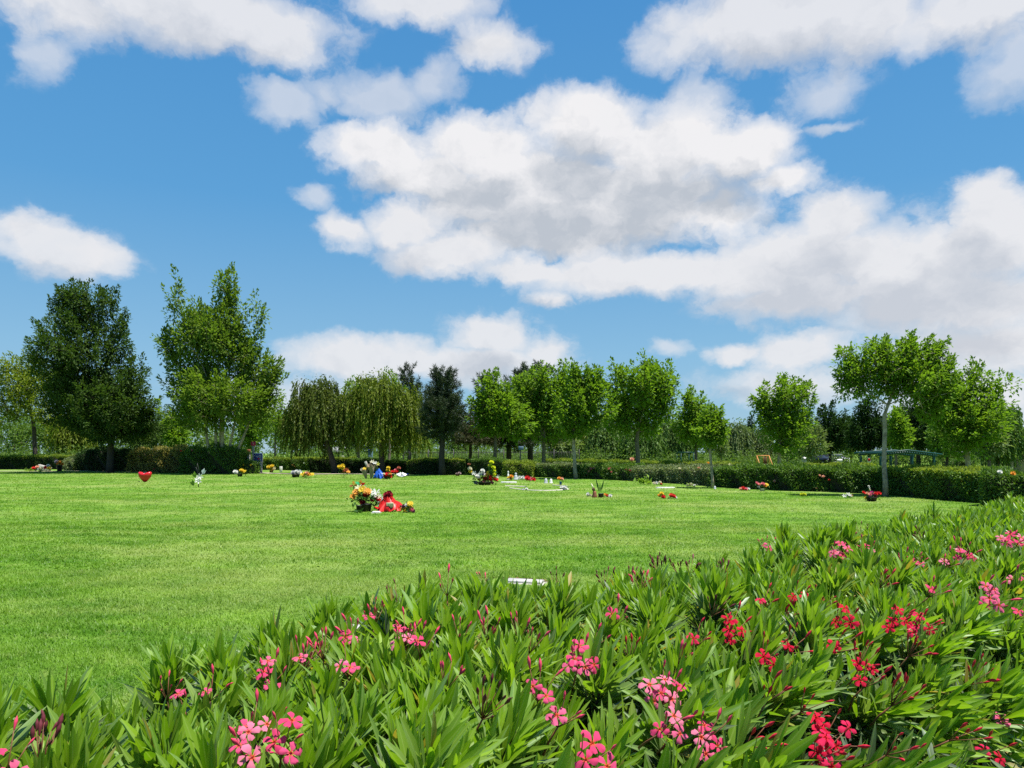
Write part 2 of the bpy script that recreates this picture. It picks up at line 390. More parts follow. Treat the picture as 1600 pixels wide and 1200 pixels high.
SC.cycles.max_bounces = 6; SC.cycles.diffuse_bounces = 3; SC.cycles.glossy_bounces = 2; SC.cycles.transmission_bounces = 4
SC.cycles.use_denoising = False
SC.cycles.sample_clamp_indirect = 6

# ------------------------------------------------------------------ foliage kernels
def rhomb_leaves(P, D, Nn, Ln, Wd, fold=.25):
    """one folded four-corner leaf per row"""
    D = unit(D); S = unit(np.cross(D, Nn)); U = np.cross(S, D)
    Ln = np.asarray(Ln)[:, None]; Wd = np.asarray(Wd)[:, None]
    mid = P+D*Ln*.45
    V = np.stack([P, mid+S*Wd*.5+U*Wd*fold, P+D*Ln-U*Ln*.10, mid-S*Wd*.5+U*Wd*fold], 1)
    n = len(P); base = np.arange(n)[:, None]*4
    T = np.concatenate([base+np.array([[0, 1, 2]]), base+np.array([[0, 2, 3]])], 0)
    return V.reshape(-1, 3), T

def rand_dirs(rg, n):
    v = rg.normal(size=(n, 3)); return unit(v)

def connect(trunk_nodes, trunk_par, C, rg, pen=.35, sag=.0):
    """grow limbs from the trunk to the leaf clumps; returns nodes, parents"""
    nodes = [np.array(p) for p in trunk_nodes]; par = list(trunk_par)
    path = [0.0]
    for i in range(1, len(nodes)): path.append(path[par[i]]+np.linalg.norm(nodes[i]-nodes[par[i]]))
    top = nodes[len(trunk_nodes)//2]
    order = np.argsort(np.linalg.norm(C-top, axis=1))
    first = max(1, int(len(trunk_nodes)*.55))
    tips = []
    for ci in order:
        c = C[ci]; A = np.array(nodes[first:]); pp = np.array(path[first:])
        d = np.linalg.norm(A-c, axis=1)
        below = np.where(A[:, 2] > c[2]+.15, 1.6, 1.0)
        j = int(np.argmin(d*below+pen*pp))+first
        a = nodes[j]; dl = np.linalg.norm(c-a); k = max(1, int(dl/.9)); last = j
        bend = rg.normal(size=3)*dl*.06; bend[2] += dl*.05
        for s in range(1, k+1):
            f = s/k; q = a+(c-a)*f+bend*math.sin(f*math.pi)
            nodes.append(q); par.append(last); path.append(path[last]+dl/k); last = len(nodes)-1
        tips.append(last)
    return np.array(nodes), np.array(par), tips

def limb_mesh(nodes, par, tips, r_base, mat, n_trunk, trunk_r, expo=2.3, rmin=.012, sides=6):
    w = np.zeros(len(nodes)); 
    for t_ in tips: w[t_] += 1
    for i in range(len(nodes)-1, 0, -1): w[par[i]] += w[i]
    rad = r_base*np.power(np.maximum(w, .6)/max(w.max(), 1), 1/expo)
    rad = np.maximum(rad, rmin); rad[:n_trunk] = np.maximum(rad[:n_trunk]*.0+np.asarray(trunk_r), rmin)
    th = np.arange(sides)/sides*2*math.pi; V, Q = [], []
    # the trunk as one tube
    mb = MB(); mb.tube(nodes[:n_trunk], rad[:n_trunk], 10)
    I = np.arange(n_trunk, len(nodes)); a = nodes[par[I]]; b = nodes[I]
    ra = np.minimum(rad[par[I]], rad[I]*1.35); rb = rad[I]
    T = unit(b-a); A = unit(np.cross(T, np.array([.31, .2, .9]))); B = np.cross(T, A)
    ring = lambda c, r: c[:, None]+r[:, None, None]*(np.cos(th)[None, :, None]*A[:, None]+np.sin(th)[None, :, None]*B[:, None])
    V = np.concatenate([ring(a, ra), ring(b, rb)], 1)
    m = len(I); base = np.arange(m)[:, None, None]*2*sides
    k = np.arange(sides); q = np.stack([k, (k+1) % sides, sides+(k+1) % sides, sides+k], 1)[None]
    mb.add(V.reshape(-1, 3), (base+q).reshape(-1, 4))
    return mb.mesh('trunk', mat, True)

def lobe_points(rg, lobes, n, shell=2.2):
    vol = np.array([l[3]*l[4]*l[5] for l in lobes])**.8; vol /= vol.sum()
    k = rg.choice(len(lobes), n, p=vol); Lb = np.array(lobes)[k]
    d = rand_dirs(rg, n); r = rg.random(n)**(1/shell)
    return Lb[:, :3]+d*r[:, None]*Lb[:, 3:6], d*r[:, None]

LAWN_G = 'leafy maples along the hedge behind the lawn'
def make_tree(name, label, px, D, lobes, trunk_top, style='broad', mat='maple', bark='bark', trunk_r=.16, n_cl=220, n_lf=34,
              lsize=.17, lw=.62, cl_r=.42, seed=1, base_py=None, group=None, stems=None, zflat=.9, cat='tree', shell=2.2, limb=.6, plume=1.45):
    rg = np.random.default_rng(seed)
    base = ground(px, D=D); b = np.array(base)
    lb = []
    if mat == 'maple' and D < 60:
        n_cl = int(n_cl*.9)
        lobes = [(l[0], l[1]+8, l[2]*1.02, l[3]*1.0) for l in lobes]
        big = sorted(lobes, key=lambda l: -l[2]*l[3])[:4]
        for j in range(11):                         # ragged shoots round the crown
            l = big[j % len(big)]; a_ = rg.uniform(-.5, math.pi+.5); e_ = rg.uniform(.95, 1.2)
            lobes.append((l[0]+l[2]*e_*math.cos(a_), l[1]-l[3]*e_*math.sin(a_), rg.uniform(150, 300)/D**.9/2, rg.uniform(220, 400)/D**.9/2))
    for l in lobes:
        cx, cy, rx, ry = l[:4]; rr = rx*D/F
        yy = (l[4] if len(l) > 4 else rg.uniform(-.35, .35))*rr*1.2
        lb.append((gx(cx, D)-b[0], yy, gzz(cy, D)-b[2], rr, rr*zflat, ry*D/F))
    C, rel = lobe_points(rg, lb, n_cl, shell)
    C[:, 2] = np.maximum(C[:, 2], .5)
    # trunk: base to trunk_top px, then on into the crown
    tx, ty = trunk_top; top = np.array([gx(tx, D)-b[0], 0, gzz(ty, D)-b[2]])
    cen = C.mean(0); apex = cen*.55+np.array([C[:, 0].mean(), C[:, 1].mean(), np.percentile(C[:, 2], 85)])*.45
    k1 = 6; f = np.linspace(0, 1, k1)[:, None]
    wig = np.cumsum(rg.normal(size=(k1, 3))*np.array([.035, .035, 0])*top[2]/4, 0); wig[0] = 0; wig -= wig[-1]*f
    low = top*np.array([f[:, 0]**1.2, f[:, 0], f[:, 0]]).T + wig
    up = top+(apex-top)*np.linspace(0, 1, 6)[1:, None]
    tn = np.vstack([low, up]); tr = np.concatenate([trunk_r*np.array([1.35, 1.02, .95, .9, .86, .82]), trunk_r*np.linspace(.7, .18, 5)])
    tp = [-1]+list(range(len(tn)-1))
    nodes, par, tips = connect(tn, tp, C, rg)
    root = thing(name, label, cat, base, group=group)
    link('trunk', limb_mesh(nodes, par, tips, trunk_r*limb, M[bark], len(tn), tr), root)
    # leaves
    if style == 'broad':
        n = n_cl*n_lf
        cid = np.repeat(np.arange(n_cl), n_lf)
        off = rand_dirs(rg, n)*(rg.random(n)**.5)[:, None]*cl_r*rg.uniform(.55, 1.25, n_cl)[cid][:, None]*np.array([1, 1, .75])
        twig = unit(unit(C-top*np.array([1, 1, .9]))+np.array([0, 0, .45])+rand_dirs(rg, n_cl)*.3)      # leafy twigs reach up and out
        tt = rg.uniform(-.6, 1.0, n); off = off*(1.05-.55*np.clip(tt, 0, 1))[:, None]+twig[cid]*(tt*cl_r*plume)[:, None]
        P = C[cid]+off
        Dv = unit(off/cl_r+rand_dirs(rg, n)*.8+np.array([0, 0, -.25])+unit(rel)[cid]*.5)
        Nn = unit(rand_dirs(rg, n)*.75+np.array([0, 0, 1.3]))
        ln = lsize*rg.uniform(.65, 1.3, n)
        V, T = rhomb_leaves(P, Dv, Nn, ln, ln*lw)
    elif style == 'willow':
        # hanging strands with narrow leaves
        n_cl_s = 4; n_st = n_cl*n_cl_s; cid = np.repeat(np.arange(n_cl), n_cl_s)
        S0 = C[cid]+rand_dirs(rg, n_st)*cl_r*.8
        outw = unit((rel[cid]+rand_dirs(rg, n_st)*.3)*np.array([1, 1, .0])+1e-4)
        ls = rg.uniform(.5, 1.0, n_st)*1.55*cl_r/.42
        k = n_lf; s = (np.arange(k)+.5)/k
        ss = np.clip(s[None]+rg.uniform(-.03, .03, (n_st, k)), 0, 1)
        P = S0[:, None]+outw[:, None]*(ss[..., None]**.6)*.28*cl_r/.42+np.array([0, 0, -1.0])*(ss**1.15*ls[:, None])[..., None]
        P = P.reshape(-1, 3); n = len(P)
        P[:, 2] = np.maximum(P[:, 2], .7)
        Dv = unit(np.repeat(outw, k, 0)*.35+rand_dirs(rg, n)*.45+np.array([0, 0, -1.0]))
        ln = lsize*1.15*rg.uniform(.7, 1.3, n)
        ex = n_cl*20; ec = np.repeat(np.arange(n_cl), 20); ko = rand_dirs(rg, ex)*(rg.random(ex)**.5)[:, None]*cl_r*1.0
        P = np.vstack([P, C[ec]+ko]); Dv = np.vstack([Dv, unit(ko/cl_r+rand_dirs(rg, ex)*.7+np.array([0, 0, -.6]))]); ln = np.concatenate([ln, lsize*rg.uniform(.6, 1.1, ex)]); wd = np.concatenate([ln[:n]*lw*1.2, ln[n:]*lw*1.5])
        V, T = rhomb_leaves(P, Dv, unit(rand_dirs(rg, n+ex)+np.array([0, 0, .7])), ln, wd)
    else:  # needles: upswept tufts
        n = n_cl*n_lf; cid = np.repeat(np.arange(n_cl), n_lf)
        ax = unit(unit(rel)*.9+np.array([0, 0, .55])+rand_dirs(rg, n_cl)*.25)
        t_ = rg.random(n); P = C[cid]+ax[cid]*(t_[:, None]-.4)*cl_r*1.5
        Dv = unit(ax[cid]*.7+rand_dirs(rg, n)*.9); ln = lsize*rg.uniform(.7, 1.25, n)
        V, T = rhomb_leaves(P, Dv, rand_dirs(rg, n), ln, ln*lw, 0)
    link('crown', mesh_np('crown', V, None, T, M[mat]), root)
    return root

# ------------------------------------------------------------------ ground, path, grass
def axis(lo, hi, st, far):
    a = np.arange(lo, hi+st, st); f = np.array(far, float)
    return np.concatenate([lo-f[::-1], a, hi+f])
xs = axis(-62, 62, .8, (20, 60, 150, 400, 1200, 3500)); ys = axis(-12, 90, .8, (20, 60, 150, 400, 1200, 3500))
X, Y = np.meshgrid(xs, ys); nx, ny = len(xs), len(ys)
fade = np.clip((130-np.hypot(X, Y))/40, 0, 1)
V = np.stack([X, Y, gz(X, Y)*fade], -1).reshape(-1, 3)
i = np.arange((ny-1)*nx).reshape(ny-1, nx)[:, :-1].ravel()
struct('ground', mesh_np('ground', V, np.stack([i, i+1, i+nx+1, i+nx], 1), None, M['ground'], True))

def sheet(name, pts, mat, h=.004, step=.7):
    """a ribbon of given centre points and half widths laid on the ground"""
    P = []; 
    for k in range(len(pts)-1):
        a, b = np.array(pts[k]), np.array(pts[k+1]); m = max(2, int(np.linalg.norm((b-a)[:2])/step))
        P += [a+(b-a)*f for f in np.linspace(0, 1, m, endpoint=False)]
    P.append(np.array(pts[-1])); P = np.array(P); T = unit(np.gradient(P[:, :2], axis=0)); Nn = np.stack([-T[:, 1], T[:, 0]], 1)
    cols = np.linspace(-1, 1, 5); V = []
    for c in cols:
        q = P[:, :2]+Nn*P[:, 2:3]*c; V.append(np.column_stack([q, gz(q[:, 0], q[:, 1])+h]))
    V = np.stack(V, 1).reshape(-1, 3); m = len(P); Q = []
    for r in range(m-1):
        for c in range(4): Q.append((r*5+c, r*5+c+1, (r+1)*5+c+1, (r+1)*5+c))
    return struct(name, mesh_np(name, V, np.array(Q), None, mat, True))
sheet('path', [(gx(-200, 66), 66, .6), (gx(200, 64), 64, .55), (gx(395, 60), 58.5, .8), (gx(480, 57), 56, .9), (gx(640, 55), 55.5, .5)], M['path'], .03)

# foreground hedge frame: origin at the camera's foot, HN across the hedge (away from the camera), HD along it
HD = np.array([.751, .660]); HN = np.array([-.660, .751]); Q0, Q1 = .78, 2.72
S0_, S1_ = -1.0, 14.5
def hedge_qs(x, y): return x*HN[0]+y*HN[1], x*HD[0]+y*HD[1]

def grass():
    rg = np.random.default_rng(5)
    Vs, Ts, n0 = [], [], 0
    far_edge = np.array([(-70, 66), (-28, 65), (-22, 57), (-13, 56), (-7.5, 54), (0, 50), (3.6, 46), (7.1, 41), (9.5, 34), (11.5, 30), (13.9, 27.5), (14.8, 23), (17, 20), (22, 14)])
    for lo, hi, dens, h, w in ((2.0, 6.0, 6500, .036, .0055), (6.0, 10, 2800, .036, .008), (10, 17, 950, .036, .015), (17, 30, 250, .036, .03), (30, 68, 50, .040, .06)):
        # even scatter over the slice of lawn between two ranges
        wx = .86*hi+1.5; n = int(dens*2*wx*(hi-lo))
        x = rg.uniform(-wx, wx, n); y = rg.uniform(lo, hi, n)
        q, s = hedge_qs(x, y)
        ok = (np.abs(x) < .86*y+1.5) & (q > Q1-.25) & (x < np.interp(y, far_edge[::-1, 1], far_edge[::-1, 0])) & (y < np.interp(x, far_edge[:, 0], far_edge[:, 1]))
        # worn turf round the flat stones
        for sx, sy in ((.12, 9.05), (-1.38, 6.62)):
            ok &= ~((np.abs(x-sx) < .36) & (np.abs(y-sy) < .26))
        x, y = x[ok], y[ok]; n = len(x)
        tuft = .65+.7*(np.sin(x*3.1+np.cos(y*2.3)*2)*np.sin(y*3.7+np.sin(x*1.7)*2)*.5+.5)
        hh = h*rg.uniform(.5, 1.25, n)*tuft; az = rg.uniform(0, 2*math.pi, n); lean = rg.uniform(.3, 1.5, n)
        P = np.column_stack([x, y, gz(x, y)-.004]); d = np.column_stack([np.cos(az), np.sin(az), 0*az])
        sd_ = np.column_stack([-np.sin(az), np.cos(az), 0*az])*(w*rg.uniform(.6, 1.3, n))[:, None]*.5
        upv = np.column_stack([0*az, 0*az, hh])
        if lo < 17:
            m1 = P+upv*.55+d*(hh*lean*.25)[:, None]; tp = P+upv+d*(hh*lean)[:, None]
            V = np.stack([P-sd_, P+sd_, m1-sd_*.8, m1+sd_*.8, tp], 1).reshape(-1, 3); k = 5
            b = np.arange(n)[:, None]*5; T = np.concatenate([b+[[0, 1, 3]], b+[[0, 3, 2]], b+[[2, 3, 4]]], 0)
        else:
            tp = P+upv+d*(hh*lean)[:, None]; V = np.stack([P-sd_, P+sd_, tp], 1).reshape(-1, 3); k = 3
            T = np.arange(n*3).reshape(-1, 3)
        Vs.append(V); Ts.append(T+n0); n0 += len(V)
    o = link('grass', mesh_np('grass', np.vstack(Vs), None, np.vstack(Ts), M['grass'])); o['kind'] = 'stuff'; o['label'] = 'short green lawn grass with yellowish patches'
grass()

# soil under the foreground hedge
def soil():
    c = (Q0+Q1)/2; a = HN*c+HD*(S0_-.3); b = HN*c+HD*(S1_+.5)
    sheet('soil', [(a[0], a[1], 1.2), (b[0], b[1], 1.2)], M['soil'], .012, .4)
soil()

# ------------------------------------------------------------------ the oleander hedge
def oleander_leaf_mesh(P, D, Nn, Ln, Wd, curl, age):
    n = len(P); D = unit(D); S = unit(np.cross(D, Nn)); U = np.cross(S, D)
    rows = ((0, .14), (.28, .82), (.58, 1.0), (.84, .58)); V = []
    for t_, wf in rows:
        c = P+D*(Ln*t_)[:, None]-U*(Ln*curl*t_*t_)[:, None]
        e = S*(Wd*.5*wf)[:, None]; up = U*(Wd*wf*.16)[:, None]
        V += [c+e+up, c, c-e+up]
    V.append(P+D*(Ln)[:, None]-U*(Ln*curl)[:, None])
    V = np.stack(V, 1); b = np.arange(n)[:, None, None]*13
    q = np.array([[3*r+c, 3*r+c+1, 3*r+c+4, 3*r+c+3] for r in range(3) for c in range(2)])[None]
    tr = np.array([[9, 10, 12], [10, 11, 12]])[None]
    rib = np.tile(np.array([0, 1, 0]*4+[1.0]), n)
    return V.reshape(-1, 3), (b+q).reshape(-1, 4), (b+tr).reshape(-1, 3), rib, np.repeat(age, 13)

def hedge_top(q, s):
    """height of the hedge's upper surface"""
    x, y = HN[0]*q+HD[0]*s, HN[1]*q+HD[1]*s
    h = .918+.025*np.sin(s*2.1+q*1.3)+.02*np.sin(s*4.3-q*2.9+1)+.015*np.sin(s*7.7+q*5)
    h = h+.03*np.exp(-((s-1.3)/.6)**2)-.13*np.exp(-((s-.55)/.30)**2)*np.clip((q-1.6)/.7, 0, 1)-.05*np.exp(-((s-3.4)/.5)**2)*np.clip((q-1.9)/.6, 0, 1)   # low gaps
    h = h-.22*np.clip((1.15-q)/.4, 0, 1)**2-.05*np.clip((q-2.4)/.25, 0, 1)+.05*np.clip((s-5)/5, 0, 1)+.035*np.exp(-((s-1.9)/.45)**2)*np.clip((q-1.6)/.7, 0, 1)-.085*np.exp(-((s-2.62)/.24)**2)*np.clip((q-1.7)/.5, 0, 1)
    return h

def bloom_spot(px, py):
    """where the sight line meets the hedge's upper surface"""
    Y = (EYE-.98)*F/(py-HOR)
    for _ in range(14):
        x = gx(px, Y); q, s = hedge_qs(x, Y); q_ = np.clip(q, Q0, Q1+.1)
        z = float(hedge_top(q_, s))+.055
        Y = .5*Y+.5*(EYE-z)*F/(py-HOR)
    x = gx(px, Y); q, s = hedge_qs(x, Y)
    if q < Q0+.02:                            # on the near side of the hedge
        Y = Q0*.95/(HN[0]*(px-800)/F+HN[1]); z = gzz(py, Y); x = gx(px, Y)
    return np.array([x, Y, z])
CL = [(8,1188,'p',2,2,1.1),(396,1132,'p',2,2,1.1),(442,1160,'p',3,3,1.15),(386,1172,'p',3,3,1.05),(420,1056,'p',3,4,1.0),(287,1090,'p',1,1,1.0),(262,1080,'p',0,4,1.0),
 (540,1040,'p',2,1,1.05),(547,992,'p',2,3,1.0),(478,1030,'p',1,5,1.0),(502,1015,'p',0,6,1.0),(632,992,'p',4,6,1.0),(585,962,'p',1,5,1.0),(965,963,'p',1,3,1.15),
 (905,1033,'p',5,5,1.05),(843,1080,'p',2,3,1.1),(1040,1085,'p',6,5,1.05),(1040,1140,'p',2,2,1.0),(1062,1125,'p',1,1,1.0),(1108,1152,'p',4,4,1.0),(925,1190,'p',3,3,1.05),
 (1145,985,'c',5,6,1.05),(1245,932,'c',2,2,1.0),(1196,940,'c',1,3,1.0),(1285,940,'c',1,4,1.0),(1315,968,'c',3,2,1.05),(1403,970,'c',4,5,1.0),(1440,977,'c',4,5,1.0),
 (1200,1025,'c',2,4,1.0),(1350,1036,'c',2,5,1.0),(1357,1062,'c',1,4,1.0),(1296,1150,'c',6,3,1.1),(1290,1180,'c',4,3,1.1),(1310,862,'p',5,4,1.25),(1355,858,'p',3,3,1.25),(1198,852,'p',2,3,1.2),
 (1505,866,'p',5,5,1.3),(1580,848,'p',6,4,1.4),(1543,920,'p',2,2,1.2),(1550,938,'p',4,2,1.2),(1586,905,'p',2,2,1.3),(1430,880,'p',2,6,1.2),(1412,878,'p',0,5,1.1),
 (1527,1060,'c',0,6,1.1),(1570,1125,'p',1,1,1.1),(1550,1172,'c',2,2,1.1),(1405,1092,'c',0,6,1.1),(1028,888,'d',0,9,1.5),(945,910,'d',0,7,1.4),(1000,915,'p',0,8,1.2),(1080,890,'d',0,5,1.3),
 (757,907,'p',0,3,1.1),(762,985,'p',0,5,1.0),(812,985,'p',0,4,1.0),(760,1106,'d',0,7,1.1),(930,1000,'p',0,3,1.0),(70,1165,'d',0,9,1.1),(1265,1105,'c',0,5,1.0),(1205,1085,'c',0,4,1.0),
 (1430,1015,'c',0,5,1.1),(1345,830,'d',0,5,1.3),(1235,960,'c',0,5,1.1),(830,1005,'p',0,4,1.0),(1500,1150,'c',0,4,1.0),(700,1060,'p',0,4,1.0),(1595,960,'p',1,3,1.1),
 (620,935,'d',0,5,1.1),(700,918,'p',0,3,1.1),(872,908,'d',0,4,1.2),(990,905,'d',0,7,1.3),(1060,893,'d',0,6,1.2),(1130,893,'d',0,5,1.2),(1328,840,'p',1,3,1.2),(1440,840,'d',0,5,1.3),
 (1480,880,'p',1,4,1.2),(1090,1000,'c',1,3,1.0),(1240,1010,'c',1,4,1.0),(1310,1010,'c',1,3,1.0),(1065,1030,'p',0,4,1.0),(1180,1165,'c',0,5,1.0),(1400,1172,'c',0,4,1.0),(332,1078,'p',1,3,1.0),(722,992,'p',0,4,1.0),
 (880,1120,'p',1,4,1.0),(985,1020,'c',0,4,1.0),(660,1010,'p',1,4,1.0),(1460,925,'p',1,3,1.1),(1380,910,'c',0,5,1.1),(1120,950,'d',0,5,1.1)]
def oleander_hedge():
    rg = np.random.default_rng(11)
    root = thing('oleander_hedge', 'long foreground oleander hedge with narrow green leaves and pink and crimson flowers', 'hedge', (0, 0, 0))
    # shoots on the top and on the near side
    nc = 620; KS = 6
    cs = rg.uniform(S0_, S1_, nc); cq = Q0+.03+(Q1-.06-Q0+.10*np.sin(cs*1.9+.5))*rg.random(nc)
    for _ in range(12):                              # spread the bundles evenly
        d2_ = (cs[:, None]-cs[None])**2+(cq[:, None]-cq[None])**2; np.fill_diagonal(d2_, 9); j = d2_.argmin(1); dd = np.sqrt(d2_[np.arange(nc), j])
        mv = np.clip(.235-dd, 0, .06)*.6; cs += mv*(cs-cs[j])/np.maximum(dd, 1e-3); cq = np.clip(cq+mv*(cq-cq[j])/np.maximum(dd, 1e-3), Q0, Q1+.06)
    cz = hedge_top(cq, cs)+rg.normal(.010, .036, nc)
    n = nc*KS; cid = np.repeat(np.arange(nc), KS); fa = rg.uniform(0, 2*math.pi, n); fr = .080*np.sqrt(rg.random(n))
    s = cs[cid]+fr*np.cos(fa); q = cq[cid]+fr*np.sin(fa); zt = cz[cid]-fr*fr*8.0+rg.normal(0, .016, n)
    tall = rg.random(n) < .02; zt[tall] += rg.uniform(.03, .09, tall.sum())
    fan = np.column_stack([HD[0]*np.cos(fa)+HN[0]*np.sin(fa), HD[1]*np.cos(fa)+HN[1]*np.sin(fa)])*(fr/.080*.40)[:, None]
    lean = np.clip((1.70-q)/1.0, 0, 1)**1.4*1.2
    m = 1500
    q2 = np.full(m, Q0)+rg.uniform(-.08, .12, m); s2 = rg.uniform(S0_, S1_, m); z2 = rg.uniform(.18, .78, m)
    q = np.concatenate([q, q2]); s = np.concatenate([s, s2]); zt = np.concatenate([zt, z2]); lean = np.concatenate([lean, rg.uniform(1.3, 2.6, m)]); fan = np.vstack([fan, np.zeros((m, 2))])
    Tip = np.column_stack([HN[0]*q+HD[0]*s, HN[1]*q+HD[1]*s, zt])
    vis = (Tip[:, 1] > .25) & (np.abs(Tip[:, 0]) < .95*Tip[:, 1]+.8) & (np.hypot(Tip[:, 0], Tip[:, 1]) > 1.15)
    Tip, lean, q, s, fan = Tip[vis], lean[vis], q[vis], s[vis], fan[vis]; n = len(Tip)
    ax = np.column_stack([-HN[0]*lean, -HN[1]*lean, np.ones(n)])+rg.normal(0, .12, (n, 3)); ax[:, :2] += fan
    ax[:, :2] += HD[None]*.10                                  # the whole hedge leans a little along its run
    ax = unit(ax); ln = rg.uniform(.20, .34, n)
    Base = Tip-ax*ln[:, None]
    # whorls of three
    NW = 10; u = np.linspace(.20, 1.0, NW)
    P, D, Nn, LL, WW, CU, AG = [], [], [], [], [], [], []
    side = unit(np.cross(ax, np.array([.2, .9, .1]))); side2 = np.cross(ax, side)
    sz = rg.uniform(.75, 1.25, n)
    for w in range(NW):
        ph0 = rg.uniform(0, 2*math.pi, n)
        for k in range(3):
            ph = ph0+k*2.094+rg.normal(0, .2, n)
            rad = side*np.cos(ph)[:, None]+side2*np.sin(ph)[:, None]
            uu = u[w]+rg.uniform(-.03, .03, n)
            p = Base+ax*(ln*uu)[:, None]+rad*.004
            ang = np.interp(u[w], [.2, .6, .85, 1.0], [1.15, .60, .34, .16])+rg.normal(0, .15, n)
            d = ax*np.cos(ang)[:, None]+rad*np.sin(ang)[:, None]
            nn = ax*np.sin(ang)[:, None]-rad*np.cos(ang)[:, None]
            l = sz*np.interp(u[w], [.2, .55, .85, 1.0], [.130, .155, .142, .08])*rg.uniform(.78, 1.15, n)
            P.append(p); D.append(d); Nn.append(nn+rg.normal(0, .12, (n, 3))); LL.append(l); WW.append(l*rg.uniform(.13, .18, n))
            CU.append(rg.uniform(-.02, .24, n)*np.interp(u[w], [.2, 1], [1.4, .5]))
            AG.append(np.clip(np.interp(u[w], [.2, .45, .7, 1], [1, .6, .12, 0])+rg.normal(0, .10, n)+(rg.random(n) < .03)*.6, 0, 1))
    # older leaves inside
    k = 14000
    q3 = rg.uniform(Q0-.05, Q1, k); s3 = rg.uniform(S0_, 9.5, k); z3 = rg.uniform(.25, .74, k)
    p = np.column_stack([HN[0]*q3+HD[0]*s3, HN[1]*q3+HD[1]*s3, z3])
    v3 = (np.abs(p[:, 0]) < .95*p[:, 1]+.6) & (p[:, 1] > .3); p = p[v3]; k = len(p)
    P.append(p); D.append(unit(rand_dirs(rg, k)+np.array([0, 0, -.1]))); Nn.append(rand_dirs(rg, k)+np.array([0, 0, .8])); l = rg.uniform(.09, .15, k)
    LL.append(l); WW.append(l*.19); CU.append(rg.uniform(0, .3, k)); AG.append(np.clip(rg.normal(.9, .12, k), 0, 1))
    arr = [np.concatenate(a) for a in (P, D, Nn, LL, WW, CU, AG)]
    mid = arr[0]+unit(arr[1])*(arr[3]*.55)[:, None]; keep = np.ones(len(mid), bool)
    for (px, py, kd, nf, nb, k) in CL:          # blooms stand clear of the leaves, open to the light and the path
        c0 = bloom_spot(px, py); rr = (.028+.015*math.sqrt(nf)+.006*(nb > 0))*k*.84
        to = unit(np.array([0, 0, EYE])-c0); v = mid-c0; al = np.clip(v@to, -.01, .30)
        keep &= np.linalg.norm(v-al[:, None]*to, axis=1) > rr
        al = np.clip(v@np.array(sd), -.01, .30); keep &= np.linalg.norm(v-al[:, None]*np.array(sd), axis=1) > rr*.8
    V, Qd, T, rib, age = oleander_leaf_mesh(*[a[keep] for a in arr])
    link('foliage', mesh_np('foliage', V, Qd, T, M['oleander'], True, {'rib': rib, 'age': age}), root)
    # woody stems
    a = Base+ax*(ln*.95)[:, None]; mid = Base.copy(); c = Base-ax*.12; c[:, 2] -= .30; c[:, :2] += rg.normal(0, .08, (n, 2)); c[:, 2] = np.maximum(c[:, 2], .02)
    mb = MB(); th = np.arange(4)/4*2*math.pi
    for A0, B0, r0, r1 in ((c, mid, .008, .0055), (mid, a, .0055, .003)):
        T_ = unit(B0-A0); A1 = unit(np.cross(T_, np.array([.3, .8, .2]))); B1 = np.cross(T_, A1)
        ring = lambda cc, r: cc[:, None]+r*(np.cos(th)[None, :, None]*A1[:, None]+np.sin(th)[None, :, None]*B1[:, None])
        Vv = np.concatenate([ring(A0, r0), ring(B0, r1)], 1).reshape(-1, 3)
        kk = np.arange(4); qq = np.stack([kk, (kk+1) % 4, 4+(kk+1) % 4, 4+kk], 1)[None]
        mb.add(Vv, (np.arange(n)[:, None, None]*8+qq).reshape(-1, 4))
    link('stems', mb.mesh('stems', M['twig'], True), root)
    return root
HEDGE = oleander_hedge()

def oleander_flower(seed, col, throat):
    rg = np.random.default_rng(seed); mb = MB()
    m, t = nt('oleander_petal')
    tc = N(t, 'ShaderNodeTexCoord'); ln_ = N(t, 'ShaderNodeVectorMath', operation='LENGTH'); L(t, tc.outputs['Object'], ln_.inputs[0])
    nz = noise(t, tc.outputs['Object'], 120, 2)
    c1 = mixc(t, mrange(t, nz.outputs[0], .3, .7), col, tuple(x*.74 for x in col))
    c1 = mixc(t, mth(t, 'MULTIPLY', mrange(t, ln_.outputs['Value'], .012, .032), .55), tuple(x*.86 for x in col), mixc(t, .5, c1, tuple(min(.92, x*1.12+.05) for x in col)))
    c1 = mixc(t, mrange(t, ln_.outputs['Value'], .004, .011), throat, c1)
    d = N(t, 'ShaderNodeBsdfDiffuse'); tr = N(t, 'ShaderNodeBsdfTranslucent'); L(t, c1, d.inputs[0]); L(t, c1, tr.inputs[0])
    mx = N(t, 'ShaderNodeMixShader'); mx.inputs[0].default_value = .4; L(t, d.outputs[0], mx.inputs[1]); L(t, tr.outputs[0], mx.inputs[2])
    o = N(t, 'ShaderNodeOutputMaterial'); L(t, mx.outputs[0], o.inputs[0])
    for k in range(5):
        a = k*2*math.pi/5+rg.normal(0, .08); R_ = .029*rg.uniform(.88, 1.1); cup = rg.uniform(.10, .55); tw = rg.uniform(.2, .5)
        V = []
        rows = ((.12, .09, 0), (.35, .25, .0), (.62, .47, .05), (.86, .52, .10), (1.0, .30, .14))
        for r, wd, sk in rows:
            for c in (-1, -.33, .33, 1):
                x = R_*r*(1-.10*abs(c)**2*(r > .9)); y = R_*wd*.62*c+R_*sk*.9
                z = R_*(cup*r-.55*r*r*rg.uniform(.6, 1.0)+tw*c*.16*r+.05*rg.normal())+R_*.10*(1-abs(c))*r
                V.append((x*math.cos(a)-y*math.sin(a), x*math.sin(a)+y*math.cos(a), z))
        Q = [(r*4+c, r*4+c+1, (r+1)*4+c+1, (r+1)*4+c) for r in range(4) for c in range(3)]
        mb.add(V, Q)
    mb.lathe([(.0018, -.024), (.0026, -.012), (.0045, .001)], 7)
    return mb.mesh('flower', m, True)
